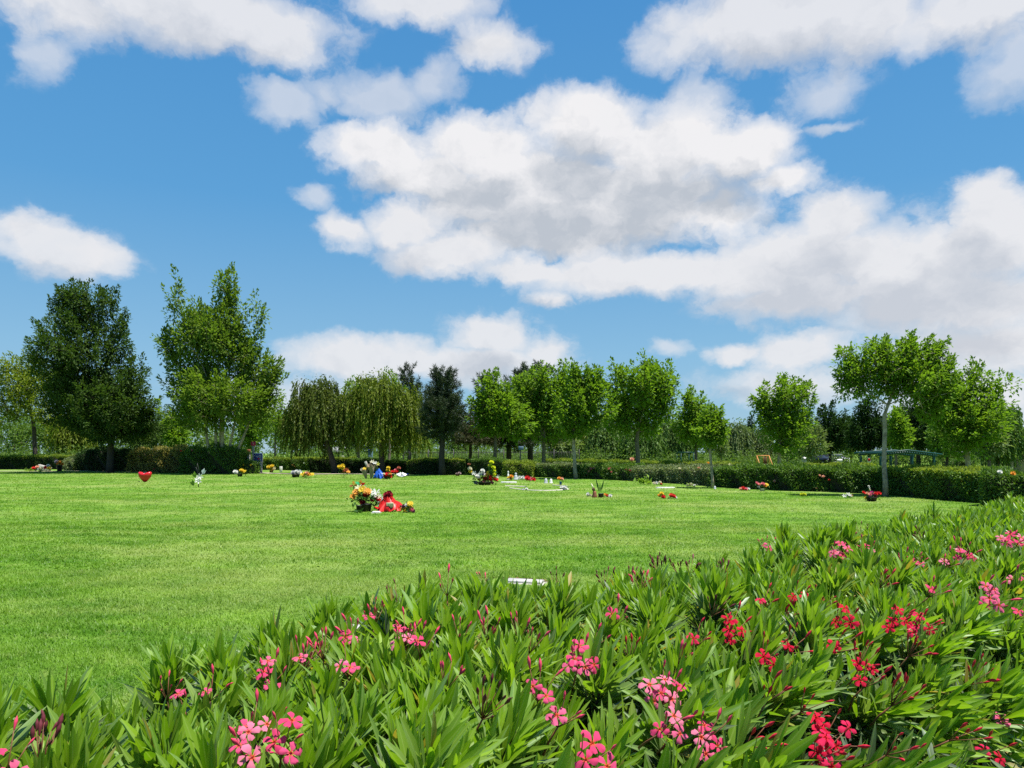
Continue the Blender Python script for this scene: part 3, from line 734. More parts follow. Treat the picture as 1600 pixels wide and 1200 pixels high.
PINK = [oleander_flower(s, c, (.85, .16, .06)) for s, c in ((1, (.86, .15, .30)), (2, (.90, .24, .38)), (3, (.84, .10, .25)), (4, (.80, .07, .20)))]
CRIM = [oleander_flower(s, c, (.60, .03, .03)) for s, c in ((5, (.70, .018, .06)), (6, (.76, .03, .11)), (7, (.62, .012, .05)))]
def bud_mesh(col):
    mb = MB(); mb.lathe([(.0005, 0), (.0022, .003), (.0030, .010), (.0046, .019), (.0042, .026), (.0006, .036)], 7)
    return mb.mesh('bud', plain_mat('oleander_bud', col, tuple(x*.7 for x in col), 60, .5), True)
BUD = {'p': bud_mesh((.78, .06, .14)), 'c': bud_mesh((.62, .02, .05)), 'd': bud_mesh((.16, .03, .04))}

def flower_cluster(px, py, kind, nf, nb, k, seed, lift=.0):
    rg = np.random.default_rng(1000+seed)
    c = bloom_spot(px, py); x, Y, z = c; k *= .84; nb = int(nb*1.3+.5)
    q, s = hedge_qs(x, Y); lean = np.clip((1.95-q)/1.15, 0, 1)*1.0
    ax = unit(np.array([-HN[0]*lean, -HN[1]*lean, 1.0])+rg.normal(0, .12, 3))
    face = unit(ax*1.0+np.array([-x, -Y, .5])/Y*.75)
    mb = MB(); root_p = c-ax*.13; hub = c-ax*.035
    mb.tube([root_p, (root_p+hub)/2+rg.normal(0, .004, 3), hub], [.0035, .0028, .0022], 6)
    heads = []
    for i in range(nf+nb):
        isf = i < nf
        sp = (.022+.015*math.sqrt(nf)) if isf else (.026+.010*math.sqrt(nf+1))
        a = i*2.4+rg.uniform(-.4, .4); rr = sp*math.sqrt((i+.6)/(nf+.6)) if isf else sp*rg.uniform(.5, 1.25)
        e1 = unit(np.cross(face, [.1, .2, 1.0])); e2 = np.cross(face, e1)
        p = c+(e1*math.cos(a)+e2*math.sin(a))*rr*k+ax*rg.uniform(-.012, .022)*k+(ax*.02 if not isf else 0)
        d = unit(face*(1.0 if isf else .35)+unit(p-hub)*(.55 if isf else 1.0)+rg.normal(0, .22, 3))
        heads.append((isf, p, d))
        mb.tube([hub, (hub+p)/2-face*.003, p-d*(.020 if isf else .0)*k], [.0016, .0013, .0013], 5)
    o = link('flower_cluster', mb.mesh('flower_cluster', M['stalk'], True), HEDGE)
    meshes = PINK if kind == 'p' else CRIM
    for isf, p, d in heads:
        rot = Vector(d).to_track_quat('Z', 'Y').to_euler()
        if isf:
            f = link('flower', meshes[rg.integers(len(meshes))], o, p, rot, k*rg.uniform(.85, 1.15)); f.rotation_euler.rotate_axis('Z', rg.uniform(0, 6))
        else: link('bud', BUD[kind], o, p, rot, k*rg.uniform(.65, 1.2))
for i, (px, py, kd, nf, nb, k) in enumerate(CL): flower_cluster(px, py, kd, nf, nb, k, i)

#@@MORE@@
# ------------------------------------------------------------------ trees
T = make_tree
T('tall_tree', 'largest dark dense tree, rounded and drooping, at the left of the lawn', 172, 60,
  [(105,490,28,34),(145,495,48,46),(118,465,26,18),(120,565,60,66),(178,545,26,50),(125,625,78,55),(202,605,32,48),(226,652,30,38),(165,668,66,24),(85,610,30,40),(180,640,60,50)],
  (172, 665), 'broad', 'dark', 'bark_dark', .26, 900, 70, .24, .5, .55, 21, shell=1.7, plume=1.5)
T('tall_tree', 'tall open-crowned tree with upright branch tips and several grey stems at the left', 346, 57,
  [(278,478,13,44),(304,520,24,40),(356,462,16,36),(402,492,11,36),(335,535,52,42),(298,600,44,50),(380,570,42,50),(418,590,20,26),(350,630,64,36),(405,634,34,32),(264,545,20,20),(306,650,40,22),(428,606,18,12),(352,500,22,40),(375,500,14,30)],
  (346, 672), 'broad', 'tall', 'bark_pale', .18, 760, 52, .25, .55, .50, 22, shell=1.8, plume=2.2)
# extra stems of the multi-stemmed tree are part of its trunk mesh: one more mesh under the same thing
def extra_stems(root, D, px, stems):
    b = root.location; mb = MB()
    for x0, x1, y1 in stems:
        mb.tube([(gx(x0, D)-b.x, -.15, 0), (gx((x0+x1)/2-2, D)-b.x, -.2, gzz((745+y1)/2, D)), (gx(x1, D)-b.x, -.1, gzz(y1, D))], [.15, .11, .06], 8)
    link('stem', mb.mesh('stem', M['bark_pale'], True), root)
extra_stems([o for o in COL.objects if o.get('label', '').startswith('tall open')][0], 57, 346, [(338,318,640),(343,338,630),(350,352,620),(355,372,640),(360,395,650)])
T('round_tree', 'yellow-green rounded tree with a dark trunk at the far left edge', 55, 74,
  [(15,600,38,40),(40,590,45,40),(70,620,40,45),(5,640,30,40),(85,650,30,30)], (52, 660), 'broad', 'willow', 'bark_dark', .22, 260, 40, .28, .48, .60, 23)
T('willow_tree', 'dark olive willow with a leaning trunk left of the twin willows', 524, 58,
  [(490,625,35,38),(515,630,35,40),(465,650,25,32),(535,650,18,35),(500,610,22,20),(480,660,35,30)], (505, 675), 'willow', 'willow_dark', 'bark_dark', .24, 270, 24, .22, .28, .52, 24)
T('willow_tree', 'bright yellow-green willow with forked trunk in front of dark pines', 598, 58,
  [(600,620,40,36),(570,625,28,38),(635,640,25,40),(600,655,45,35),(585,600,25,18),(655,665,10,30)], (597, 690), 'willow', 'willow', 'bark_dark', .22, 290, 24, .22, .28, .52, 25)
T('maple_tree', 'slim young tree with open crown between the tall tree and the dark willow', 430, 72,
  [(430,650,26,30),(440,670,22,25),(415,668,14,20),(428,625,12,14)], (430, 690), 'broad', 'maple', 'bark', .10, 70, 26, .24, .6, .5, 26)
T('maple_tree', 'green tree showing between the two willows', 560, 68,
  [(555,640,26,40),(548,620,15,25),(565,670,20,25)], (560, 690), 'broad', 'maple', 'bark', .14, 110, 26, .24, .6, .5, 27)
T('maple_tree', 'leafy tree top rising behind the bright willow', 608, 72, [(605,600,18,20),(575,625,25,25),(610,630,30,30)], (608, 690), 'broad', 'maple', 'bark', .15, 110, 26, .24, .6, .5, 28)
T('pine_tree', 'dark pine with narrow top rising behind the bright willow', 640, 78,
  [(637,585,16,16),(640,610,20,20),(645,640,26,26),(640,665,30,20)], (640, 680), 'needle', 'pine', 'bark_dark', .2, 260, 60, .38, .13, .5, 29)
T('pine_tree', 'tall dark pine with bare straight trunk standing in front of the clipped box hedge', 691, 53,
  [(692,590,20,14),(692,612,28,20),(692,640,34,24),(690,668,34,20)], (691, 672), 'needle', 'pine', 'bark_dark', .22, 420, 60, .30, .12, .42, 30)
T('pine_tree', 'low brownish pine right of the tall dark pine', 735, 62,
  [(735,660,30,24),(748,680,36,18),(720,685,20,14)], (735, 700), 'needle', 'brown_pine', 'bark_dark', .16, 260, 55, .30, .13, .45, 31)
T('pine_tree', 'dark shady pine behind the first two maples', 795, 64,
  [(790,640,40,40),(800,680,50,20),(815,600,22,26),(760,610,16,22)], (795, 700), 'needle', 'pine', 'bark_dark', .26, 460, 60, .36, .13, .5, 32)
T('pine_tree', 'dark pine with thick black trunk behind the second maple', 829, 66,
  [(835,590,26,20),(840,640,40,40),(850,675,36,20)], (829, 690), 'needle', 'pine', 'bark_dark', .28, 360, 60, .36, .13, .5, 33)
T('maple_tree', 'round bright green maple, leftmost of the maple row behind the flowers', 774, 55,
  [(770,625,34,34),(785,640,38,32),(760,645,24,30),(772,600,22,16),(800,655,25,25)], (776, 665), 'broad', 'maple', 'bark', .15, 240, 34, .25, .62, .50, 34, group=LAWN_G)
T('maple_tree', 'full maple with two pale lower limbs, second in the maple row', 849, 58,
  [(845,610,42,36),(875,610,26,40),(825,615,26,30),(850,650,44,32),(880,650,20,30),(845,585,22,16),(880,580,14,16)], (850, 680), 'broad', 'maple', 'bark', .17, 330, 34, .25, .62, .50, 35, group=LAWN_G)
T('maple_tree', 'maple with crooked grey trunk rooted at the lawn side of the hedge', 900, 45,
  [(915,600,26,30),(905,630,34,34),(930,620,20,36),(895,655,30,22),(900,585,10,16),(930,590,12,20),(945,640,16,22)], (896, 672), 'broad', 'maple', 'bark_pale', .11, 300, 32, .21, .62, .40, 36, group=LAWN_G)
T('maple_tree', 'widest vase-shaped maple with spreading branch tips right of centre', 997, 52,
  [(1000,600,40,36),(1030,600,26,34),(970,610,28,36),(1005,640,44,34),(975,650,28,26),(1045,600,14,18),(1007,570,12,18),(960,585,12,20),(1040,640,16,14),(1030,580,16,16)], (995, 690), 'broad', 'maple', 'bark', .18, 400, 34, .24, .62, .46, 37, group=LAWN_G)
T('maple_tree', 'small maple behind the hedge beside the young sapling', 1088, 58,
  [(1085,635,22,24),(1088,660,26,26),(1070,660,14,18),(1100,670,18,22),(1082,620,12,10)], (1088, 695), 'broad', 'maple', 'bark', .13, 170, 32, .25, .62, .48, 38, group=LAWN_G)
T('maple_tree', 'young yellow-green sapling with slim grey trunk in front of the hedge', 1114, 33.5,
  [(1113,660,16,18),(1122,668,12,18),(1106,672,14,14),(1116,645,6,8)], (1110, 690), 'broad', 'maple', 'bark_pale', .065, 130, 30, .15, .6, .26, 39, group=LAWN_G)
T('maple_tree', 'single maple with ragged open crown behind the hedge near the orange swing', 1218, 47,
  [(1220,620,34,28),(1200,620,22,22),(1245,620,20,26),(1185,622,15,10),(1215,650,32,32),(1235,660,26,26),(1200,660,22,26),(1258,605,8,14),(1222,593,8,8),(1225,685,26,16),(1262,630,8,10)], (1218, 690), 'broad', 'maple', 'bark_pale', .12, 300, 30, .21, .62, .38, 40, group=LAWN_G)
T('maple_tree', 'spreading broad-crowned tree with tall pale trunk on the lawn at right', 1384, 27.2,
  [(1345,572,34,26),(1393,560,44,34),(1440,560,36,34),(1425,595,40,26),(1330,592,20,20),(1462,600,26,40),(1420,532,10,14),(1328,548,14,16),(1455,540,16,14),(1318,606,10,8),(1478,580,14,30),(1395,592,26,20),(1350,600,18,18),(1375,540,18,16),(1450,632,20,18)],
  (1382, 648), 'broad', 'maple', 'bark_pale', .085, 540, 38, .135, .55, .24, 41, shell=1.8, limb=.66)
T('maple_tree', 'bushy green tree with outflung right branch at the right end of the hedge', 1512, 33,
  [(1525,595,24,26),(1505,620,44,34),(1545,610,16,18),(1566,596,18,10),(1480,640,34,30),(1520,655,44,28),(1500,680,34,22),(1545,640,20,26),(1525,575,10,12)],
  (1510, 680), 'broad', 'maple', 'bark_pale', .11, 430, 32, .155, .6, .30, 42)
# the groves behind
BG = 'trees of the grove far behind the lawn'
T('willow_tree', 'grey-green weeping tree at the far right edge beside the beige wall', 1560, 62,
  [(1560,650,26,26),(1575,670,20,28),(1550,680,26,24),(1580,650,12,16)], (1558, 690), 'willow', 'grove', 'bark', .18, 150, 22, .26, .30, .55, 43)
T('round_tree', 'round dark evergreen behind the dark parked car', 1297, 92, [(1297,665,24,26),(1297,685,26,20),(1312,675,18,20)], (1297, 700), 'broad', 'hedge_dark', 'bark_dark', .2, 160, 40, .34, .55, .7, 44)
T('pine_tree', 'dark evergreen left of the broad-crowned tree trunk', 1358, 85, [(1358,645,20,18),(1355,672,26,26),(1345,690,22,14),(1378,680,22,22)], (1358, 700), 'broad', 'hedge_dark', 'bark_dark', .2, 200, 42, .32, .5, .65, 45)
T('pine_tree', 'dark evergreen with drooping boughs behind the green pavilion', 1435, 80, [(1435,655,26,26),(1450,675,34,24),(1420,685,24,18),(1465,690,22,14)], (1435, 700), 'broad', 'hedge_dark', 'bark_dark', .22, 230, 42, .32, .5, .65, 46)
T('pine_tree', 'dark shaded tree behind the bushy tree at right', 1495, 78, [(1490,670,30,30),(1520,680,25,25)], (1495, 700), 'broad', 'hedge_dark', 'bark_dark', .2, 150, 42, .32, .5, .65, 47)
T('small_tree', 'small light green tree beside the lavender bin', 1268, 62, [(1268,690,20,16),(1265,700,24,14),(1270,678,12,12)], (1268, 712), 'broad', 'pale', 'bark', .07, 90, 30, .22, .5, .4, 48)
T('small_tree', 'small silvery tree just right of the sapling trunk', 1127, 58, [(1127,703,14,10),(1130,696,10,8)], (1127, 716), 'broad', 'pale', 'bark', .05, 50, 26, .17, .45, .32, 49)
T('round_tree', 'dark round tree behind the ragged maple', 1255, 96, [(1255,660,14,24),(1258,685,18,20)], (1255, 705), 'broad', 'hedge_dark', 'bark_dark', .2, 90, 40, .34, .5, .6, 50)
spire = T('cypress_tree', 'narrow dark cypress tip above the pale willows', 1174, 120, [(1174,670,6,10),(1174,690,7,16),(1174,660,3,6)], (1174, 715), 'broad', 'hedge_dark', 'bark_dark', .14, 60, 36, .3, .5, .5, 51)
bgl = [ # px, D, lobes, style, mat, label
 (1000, 84, [(1010,690,30,24),(990,680,18,24)], 'willow', 'grove', 'drooping willow behind the trunk of the widest maple'),
 (945, 88, [(945,675,22,28),(960,690,22,20),(935,690,18,20)], 'willow', 'grove', 'drooping willow seen left of the widest maple'),
 (1050, 90, [(1050,680,22,26),(1060,695,20,16)], 'willow', 'grove', 'willow between the widest maple and the small maple'),
 (1150, 95, [(1150,685,16,26),(1145,690,16,20)], 'willow', 'pale', 'pale willow just right of the sapling'),
 (1190, 98, [(1188,690,20,20),(1180,700,20,14)], 'willow', 'pale', 'pale willow directly behind the orange swing'),
 (1165, 105, [(1163,688,12,28)], 'willow', 'grove', 'slender willow between the two pale willows'),
 (875, 76, [(880,695,20,18),(870,700,16,12)], 'broad', 'pale', 'pale leafy shrub tree behind the crooked maple trunk'),
 (915, 90, [(915,690,16,20)], 'willow', 'willow', 'yellowish willow right of the crooked maple trunk'),
 (20, 92, [(15,680,30,26),(40,690,22,20)], 'broad', 'grove', 'sunlit tree under the far left rounded tree'),
 (85, 94, [(80,680,26,24),(100,690,22,18)], 'broad', 'grove', 'bright tree just right of the trunk at the far left'),
 (106, 84, [(105,660,26,22),(120,680,20,16)], 'willow', 'willow', 'willow with split pale trunk left of the largest dark tree'),
 (150, 96, [(145,695,24,18)], 'broad', 'grove', 'low tree in the shade left of the largest dark trunk'),
 (210, 92, [(215,690,26,22),(235,680,20,20)], 'broad', 'dark', 'dark tree between the two tall trees at left'),
 (276, 78, [(275,672,12,22),(280,690,14,12)], 'broad', 'maple', 'small bright tree in the gap between the two tall trees'),
 (250, 100, [(250,680,20,26)], 'broad', 'hedge_dark', 'very dark tree in the gap between the two tall trees'),
 (390, 76, [(385,680,22,26),(395,660,20,20)], 'broad', 'maple', 'green tree right behind the grey multi-stem trunk'),
 (455, 100, [(455,690,26,18),(475,695,20,14)], 'broad', 'grove', 'distant tree left of the dark willow trunk'),
 (540, 100, [(540,690,20,18)], 'broad', 'grove', 'distant tree just right of the dark willow trunk'),
 (575, 98, [(572,690,22,18)], 'broad', 'dark', 'dark distant tree left of the bright willow trunk'),
 (645, 96, [(650,695,26,16)], 'broad', 'grove', 'distant tree left of the tall pine trunk'),
 (715, 100, [(712,694,22,14)], 'broad', 'grove', 'distant tree right of the tall pine trunk'),
 (1110, 100, [(1110,690,24,22)], 'broad', 'grove', 'dim tree behind the sapling trunk'),
 (1230, 92, [(1240,680,18,24)], 'willow', 'grove', 'drooping tree right of the ragged maple trunk'),
 (1330, 100, [(1332,680,16,24),(1325,695,16,14)], 'broad', 'grove', 'greyish tree between the two dark evergreens'),
 (1400, 70, [(1405,670,10,22),(1408,690,12,14)], 'broad', 'maple', 'thin bright tree just right of the pale trunk'),
 (1480, 66, [(1475,695,16,14)], 'broad', 'grove', 'small tree right of the green pavilion'),
 (1545, 60, [(1540,695,16,14),(1552,690,14,16)], 'broad', 'pale', 'pale shrub tree at the foot of the bushy tree'),
 (1595, 130, [(1592,704,18,8),(1610,700,20,12)], 'broad', 'grove', 'low tree behind the beige wall'),
]
for k, (px, D, lobes, style, mat, lab) in enumerate(bgl):
    T({'willow': 'willow_tree'}.get(style, 'grove_tree'), lab, px, D, lobes, (px, 706), style, mat, 'bark_dark' if k % 2 else 'bark', .13, 30+38*len(lobes), 24 if style == 'broad' else 20, .33, .55 if style == 'broad' else .32, .7, 100+k, group=BG)
# the far wood that closes the view: one mass
def far_wood():
    rg = np.random.default_rng(77); n = 1700
    px = rg.uniform(-500, 2100, n); D = rg.uniform(112, 165, n); X = gx(px, D)
    top = 5.8+1.8*(px < 950)+.9*(px > 950)*(px < 1500)+1.6*np.sin(px*.013+1)+1.6*np.sin(px*.047)+1.0*np.sin(px*.11); top = np.maximum(top, 2.2)*np.where(px > 1560, .5, 1)
    Z = top*rg.random(n)**.6; C = np.column_stack([X, D, Z]); k = 46
    n2 = n*k; P = np.repeat(C, k, 0)+rand_dirs(rg, n2)*(rg.random(n2)**.5)[:, None]*2.0; P[:, 2] = np.abs(P[:, 2])
    ln = rg.uniform(.35, .8, n2)
    V, Tt = rhomb_leaves(P, rand_dirs(rg, n2), unit(rand_dirs(rg, n2)*.7+np.array([0, 0, 1])), ln, ln*.6)
    o = link('far_wood', mesh_np('far_wood', V, None, Tt, M['far'])); o['kind'] = 'stuff'; o['label'] = 'far belt of woodland closing the view'
far_wood()
def undergrowth():
    """shrubs and ground cover under the groves"""
    rg = np.random.default_rng(78); n = 2300
    px = np.concatenate([rg.uniform(-250, 1000, 1500), rg.uniform(1000, 1900, 800)]); D = rg.uniform(78, 110, n)
    ok = ~((px > 1262) & (px < 1300)) & ~((px > 395) & (px < 440) & (rg.random(n) < .6)); px, D = px[ok], D[ok]; n = len(px)
    top = np.where(px < 1000, 2.1, 1.6)*(.6+.5*np.sin(px*.03+D)**2+.4*rg.random(n)); k = 34
    C = np.column_stack([gx(px, D), D, top*.5]); m = n*k; off = rand_dirs(rg, m)*(rg.random(m)**.4)[:, None]
    P = np.repeat(C, k, 0)+off*np.stack([np.full(m, .9), np.full(m, .9), np.repeat(top*.5, k)], 1); P[:, 2] = np.abs(P[:, 2])
    ln = rg.uniform(.16, .36, m); V, Tt = rhomb_leaves(P, rand_dirs(rg, m), unit(rand_dirs(rg, m)*.7+np.array([0, 0, 1])), ln, ln*.55)
    o = link('undergrowth', mesh_np('undergrowth', V, None, Tt, M['far'])); o['kind'] = 'stuff'; o['label'] = 'dark low undergrowth beneath the far trees'
undergrowth()

# ------------------------------------------------------------------ clipped hedges and shrubs
def hedge(name, label, pts, thick, mat='hedge', lsize=.09, lw=.55, dens=900, seed=1, topmat=None, blooms=None, rough=.07, core=True, group=None, cat='hedge'):
    """pts: (px, depth, top_py) along the front foot"""
    rg = np.random.default_rng(seed)
    P = np.array([(gx(a, D), D, gzz(t_, D)) for a, D, t_ in pts]); org = np.array([P[0, 0], P[0, 1], 0.0])
    root = thing(name, label, cat, Vector((org[0], org[1], float(gz(org[0], org[1])))), group=group); org = np.array(root.location)
    seg = np.linalg.norm(np.diff(P[:, :2], axis=0), axis=1); tot = seg.sum(); cum = np.concatenate([[0], np.cumsum(seg)])
    def at(s):
        return np.column_stack([np.interp(s, cum, P[:, i]) for i in range(3)])
    tan = unit(P[-1, :2]-P[0, :2]); nrm = np.array([-tan[1], tan[0]]); nrm = nrm if nrm[1] > 0 else -nrm
    H = P[:, 2].mean()
    def leaves(n, where):
        s = rg.uniform(-.02*tot, 1.02*tot, n); a = at(s)
        if where == 'front': t = rg.exponential(.07, n)-.04; z = a[:, 2]*rg.random(n)**.85; up = .45; 
        elif where == 'top': t = rg.uniform(0, thick, n); z = a[:, 2]-rg.exponential(.05, n)+.03; up = 1.2
        elif where == 'lip': t = rg.exponential(.06, n)-.05; z = a[:, 2]-np.abs(rg.normal(0, .13, n))+.02; up = .8
        else: s = np.where(rg.random(n) < .5, rg.uniform(-.10, .05, n), tot+rg.uniform(-.05, .10, n)); a = at(s); t = rg.uniform(0, thick, n); z = a[:, 2]*rg.random(n); up = .3
        bump = rough*(np.sin(s*2.7+z*3)+np.sin(s*5.3+1.2+z*5)+rg.normal(size=n)*.6)
        t = t-bump*(where == 'front'); z = z+bump*.7*(where == 'top')
        z -= .06*np.clip(1-t/.15, 0, 1)*(where == 'top')
        p = np.column_stack([a[:, 0]+nrm[0]*t, a[:, 1]+nrm[1]*t, np.maximum(z, .02)+0*z])
        out = np.array([-nrm[0], -nrm[1], 0]) if where == 'front' else np.array([0, 0, 1.0])
        d = unit(rand_dirs(rg, n)+out*.7+np.array([0, 0, up*.6])); nn = unit(rand_dirs(rg, n)*.8+np.array([0, 0, 1.0])+out*.3)
        ln = lsize*rg.uniform(.65, 1.35, n); return p-org, d, nn, ln
    a = leaves(int(tot*H*dens), 'front'); b = leaves(int(tot*thick*dens*.75), 'top'); e = leaves(int(2*thick*H*dens*.6), 'end')
    if topmat:
        V, Tt = rhomb_leaves(*[np.concatenate([x, y]) for x, y in zip(a, e)], np.concatenate([a[3], e[3]])*lw)
        link('foliage', mesh_np('foliage', V, None, Tt, M[mat]), root)
        b = [np.concatenate(x) for x in zip(b, leaves(int(tot*dens*.26), 'lip'))]
        V, Tt = rhomb_leaves(*b, b[3]*lw); link('lit_new_growth', mesh_np('lit_new_growth', V, None, Tt, M[topmat]), root)  # top colour carries new growth and also the sunlit look of the tops
    else:
        c = [np.concatenate(x) for x in zip(a, b, e)]; V, Tt = rhomb_leaves(*c, c[3]*lw)
        link('foliage', mesh_np('foliage', V, None, Tt, M[mat]), root)
    if core:
        m = max(4, int(tot/.5)); s = np.linspace(.08, tot-.08, m); A = at(s); V = []
        for j in range(m):
            h = A[j, 2]-.12+rg.normal(0, .02); 
            for t_, z in ((.10, 0), (.08+rg.normal(0, .015), h*.6), (.14, h), (thick-.14, h), (thick-.10, 0)): V.append((A[j, 0]+nrm[0]*t_-org[0], A[j, 1]+nrm[1]*t_-org[1], z))
        Q = [(j*5+k, j*5+k+1, (j+1)*5+k+1, (j+1)*5+k) for j in range(m-1) for k in range(4)]
        Q += [(0, 1, 2, 3), ((m-1)*5, (m-1)*5+1, (m-1)*5+2, (m-1)*5+3)]
        link('branches', mesh_np('branches', V, np.array(Q), None, M['twig']), root)
    for (bx, by, r_px, mt) in (blooms or []):
        Dd = np.interp(bx, [p[0] for p in pts], [p[1] for p in pts])-.12; r = r_px*Dd/F
        link('flower', BLOOM(mt, 'puff'), root, np.array([gx(bx, Dd), Dd, gzz(by, Dd)])-org, (rg.uniform(0, 1), rg.uniform(0, 1), rg.uniform(0, 6)), r)
    return root

# blossoms of unit radius, shared between bouquets
_bl = {}
def BLOOM(col, kind):
    key = (tuple(round(c, 3) for c in col), kind)
    if key in _bl: return _bl[key]
    rg = np.random.default_rng(len(_bl)+50); mb = MB()
    def ring(n, r0, r1, z0, z1, w, tw=0.0, sag=.0):
        for k in range(n):
            a = k*2*math.pi/n+tw+rg.normal(0, .06); V = []
            for f, ww in ((0, .25), (.5, 1.0), (.85, .8), (1.0, .25)):
                r = r0+(r1-r0)*f; z = z0+(z1-z0)*f-sag*f*f
                for c in (-1, 0, 1):
                    y = c*ww*w*.5; zz = z+abs(c)*w*.12
                    V.append((r*math.cos(a)-y*math.sin(a), r*math.sin(a)+y*math.cos(a), zz))
            mb.add(V, [(i*3+j, i*3+j+1, i*3+j+4, i*3+j+3) for i in range(3) for j in range(2)])
    if kind == 'daisy': ring(11, .1, 1, 0, .12, .45, 0, .1); ring(9, .08, .7, .08, .3, .4, .3); mb.lathe([(.30, .06), (.27, .2), (.12, .28), (.001, .30)], 9)
    elif kind == 'rose': ring(6, .05, 1, -.1, .35, .95); ring(5, .05, .72, 0, .62, .8, .5); ring(4, .03, .42, .05, .75, .6, .2); mb.lathe([(.22, 0), (.26, .4), (.14, .72), (.001, .74)], 8)
    elif kind == 'lily': ring(6, .03, 1.05, 0, .75, .36, 0, .35); mb.lathe([(.02, -.6), (.07, -.2), (.12, .05)], 7)
    else:
        ring(9, .05, 1, -.25, .1, .6, .1); ring(8, .05, .9, -.05, .5, .6, .5); ring(6, .05, .6, .1, .85, .5, .2); mb.lathe([(.35, -.1), (.4, .4), (.2, .8), (.001, .85)], 8)
    _bl[key] = mb.mesh('flower', petal(col), False); return _bl[key]
PK, RD, WH, YE, OR, MG, DR, PCH, CRM = (.80,.22,.26), (.72,.03,.03), (.80,.79,.74), (.82,.60,.04), (.84,.38,.05), (.62,.06,.30), (.32,.015,.03), (.80,.42,.28), (.78,.72,.50)

hedge('clipped_hedge', 'tall clipped hedge with yellow new growth on top behind the broad-crowned tree trunk', [(1375,28.6,733),(1460,25.6,735),(1536,23.6,741)], 1.3, 'hedge', .085, .55, 1500, 1, 'hedge_tip')
hedge('clipped_hedge', 'loose bright-leaved oleander hedge at the right edge behind the foreground oleanders', [(1534,22.4,738),(1600,21.4,742),(1690,20.5,742)], 1.5, 'hedge', .12, .30, 1200, 2, blooms=[(1583,740,4,OR),(1562,738,4,WH)], rough=.1)
hedge('clipped_hedge', 'glossy green hedge with bright tips and a few pink blooms left of the broad-crowned tree', [(1112,35,734),(1190,32.5,731),(1250,31,733),(1310,30,735),(1378,28.5,735)], 1.5, 'hedge', .12, .36, 1150, 3, 'hedge',
      blooms=[(1210,752,2.5,PCH),(1287,745,3,PCH),(1296,750,2,RD),(1275,763,2,PCH),(1170,747,2,CRM),(1280,743,2.5,PCH),(1388,762,2,RD)], rough=.1)
hedge('clipped_hedge', 'greyish cream-variegated hedge between the sapling and the flowering hedge', [(985,43,731),(1050,38.5,731),(1112,35.3,732)], 1.3, 'variegated', .10, .5, 950, 4, blooms=[(1062,733,3,CRM),(1092,732,3,PCH)])
hedge('flowering_hedge', 'green hedge dotted with pink and peach blooms right of the crooked maple', [(905,46.5,729),(950,44.5,729),(985,43,730)], 1.3, 'hedge', .11, .5, 850, 5,
      blooms=[(923,733,3,PK),(929,732,2.5,PCH),(921,737,3,PCH),(918,742,2.2,PK),(953,733,3.5,PK),(956,738,3,PK),(950,741,2.5,CRM),(980,735,4,PK),(985,736,3,PK),(963,740,2,CRM)], rough=.1)
hedge('clipped_hedge', 'dark hedge section behind the crooked maple trunk', [(832,49,727),(870,48,726),(905,46.5,728)], 1.3, 'hedge', .10, .55, 800, 6, 'variegated')
hedge('clipped_hedge', 'bright green and yellowish shrub hedge just left of the dark hedge section', [(786,49.5,722),(812,49,722),(833,48.6,726)], 1.3, 'hedge_tip', .10, .55, 900, 7)
hedge('clipped_hedge', 'neat dark box hedge behind the white and red grave flowers', [(733,53,719),(760,52,718),(788,51,720)], 1.2, 'hedge_dark', .09, .55, 850, 8, 'hedge')
hedge('clipped_hedge', 'rounded-end box hedge behind the tall pine trunk', [(637,55,722),(645,54.8,718),(690,54.2,718),(726,53.6,719)], 1.3, 'hedge_dark', .09, .55, 850, 9, 'hedge_tip', rough=.04)
hedge('clipped_hedge', 'dark hedge under the bright willow', [(545,60,718),(590,59.5,719),(636,59,722)], 1.2, 'hedge_dark', .10, .55, 700, 10, 'hedge')
hedge('clipped_hedge', 'dark hedge around the foot of the dark willow', [(482,61,716),(515,60.5,716),(546,60,717)], 1.2, 'hedge_dark', .10, .55, 700, 11, 'hedge_tip')
hedge('clipped_hedge', 'low hedge with a bright top right of the blue sign board', [(405,70,717),(450,69,717),(484,68,716)], 1.2, 'hedge', .11, .55, 600, 12, 'hedge_tip', blooms=[(457,727,2,PCH),(460,729,2,PCH),(475,724,2,WH)])
hedge('clipped_hedge', 'far left low hedge under the rounded tree', [(-160,75,715),(-40,73.5,714),(60,72.5,713),(112,71.5,713)], 1.2, 'hedge_dark', .11, .55, 560, 13, 'hedge_tip')
hedge('shrub', 'dark rounded bush at the foot of the largest dark tree', [(118,66,711),(140,65,704),(165,64.5,703),(200,64,708)], 1.6, 'hedge_dark', .13, .5, 520, 14, rough=.16, cat='shrub', blooms=[(116,733,2,RD)])
hedge('shrub', 'yellow and reddish croton shrub between the two tall trees', [(203,62,706),(225,61,706),(255,60,703),(287,59.5,702)], 1.2, 'croton', .20, .26, 520, 15, rough=.16, cat='shrub', blooms=[(283,706,3,RD),(241,733,2,RD),(218,713,2.5,PCH),(226,711,2.5,PCH),(289,718,2,PCH)])
hedge('clipped_hedge', 'big dark clipped hedge in front of the grey multi-stem trunk', [(284,57.5,706),(310,56.8,702),(340,56.4,699),(366,56.2,701),(374,56.2,708)], 1.3, 'hedge', .15, .42, 560, 16, rough=.2, blooms=[(300,704,2,PK)])
hedge('clipped_hedge', 'second hedge row with pale tops seen beyond the flowering hedge', [(850,64,719),(920,62,720),(990,60,722),(1060,57,724)], 1.2, 'hedge', .12, .5, 500, 17, 'hedge_tip', blooms=[(988,718,4,PCH),(1085,724,3,OR)])
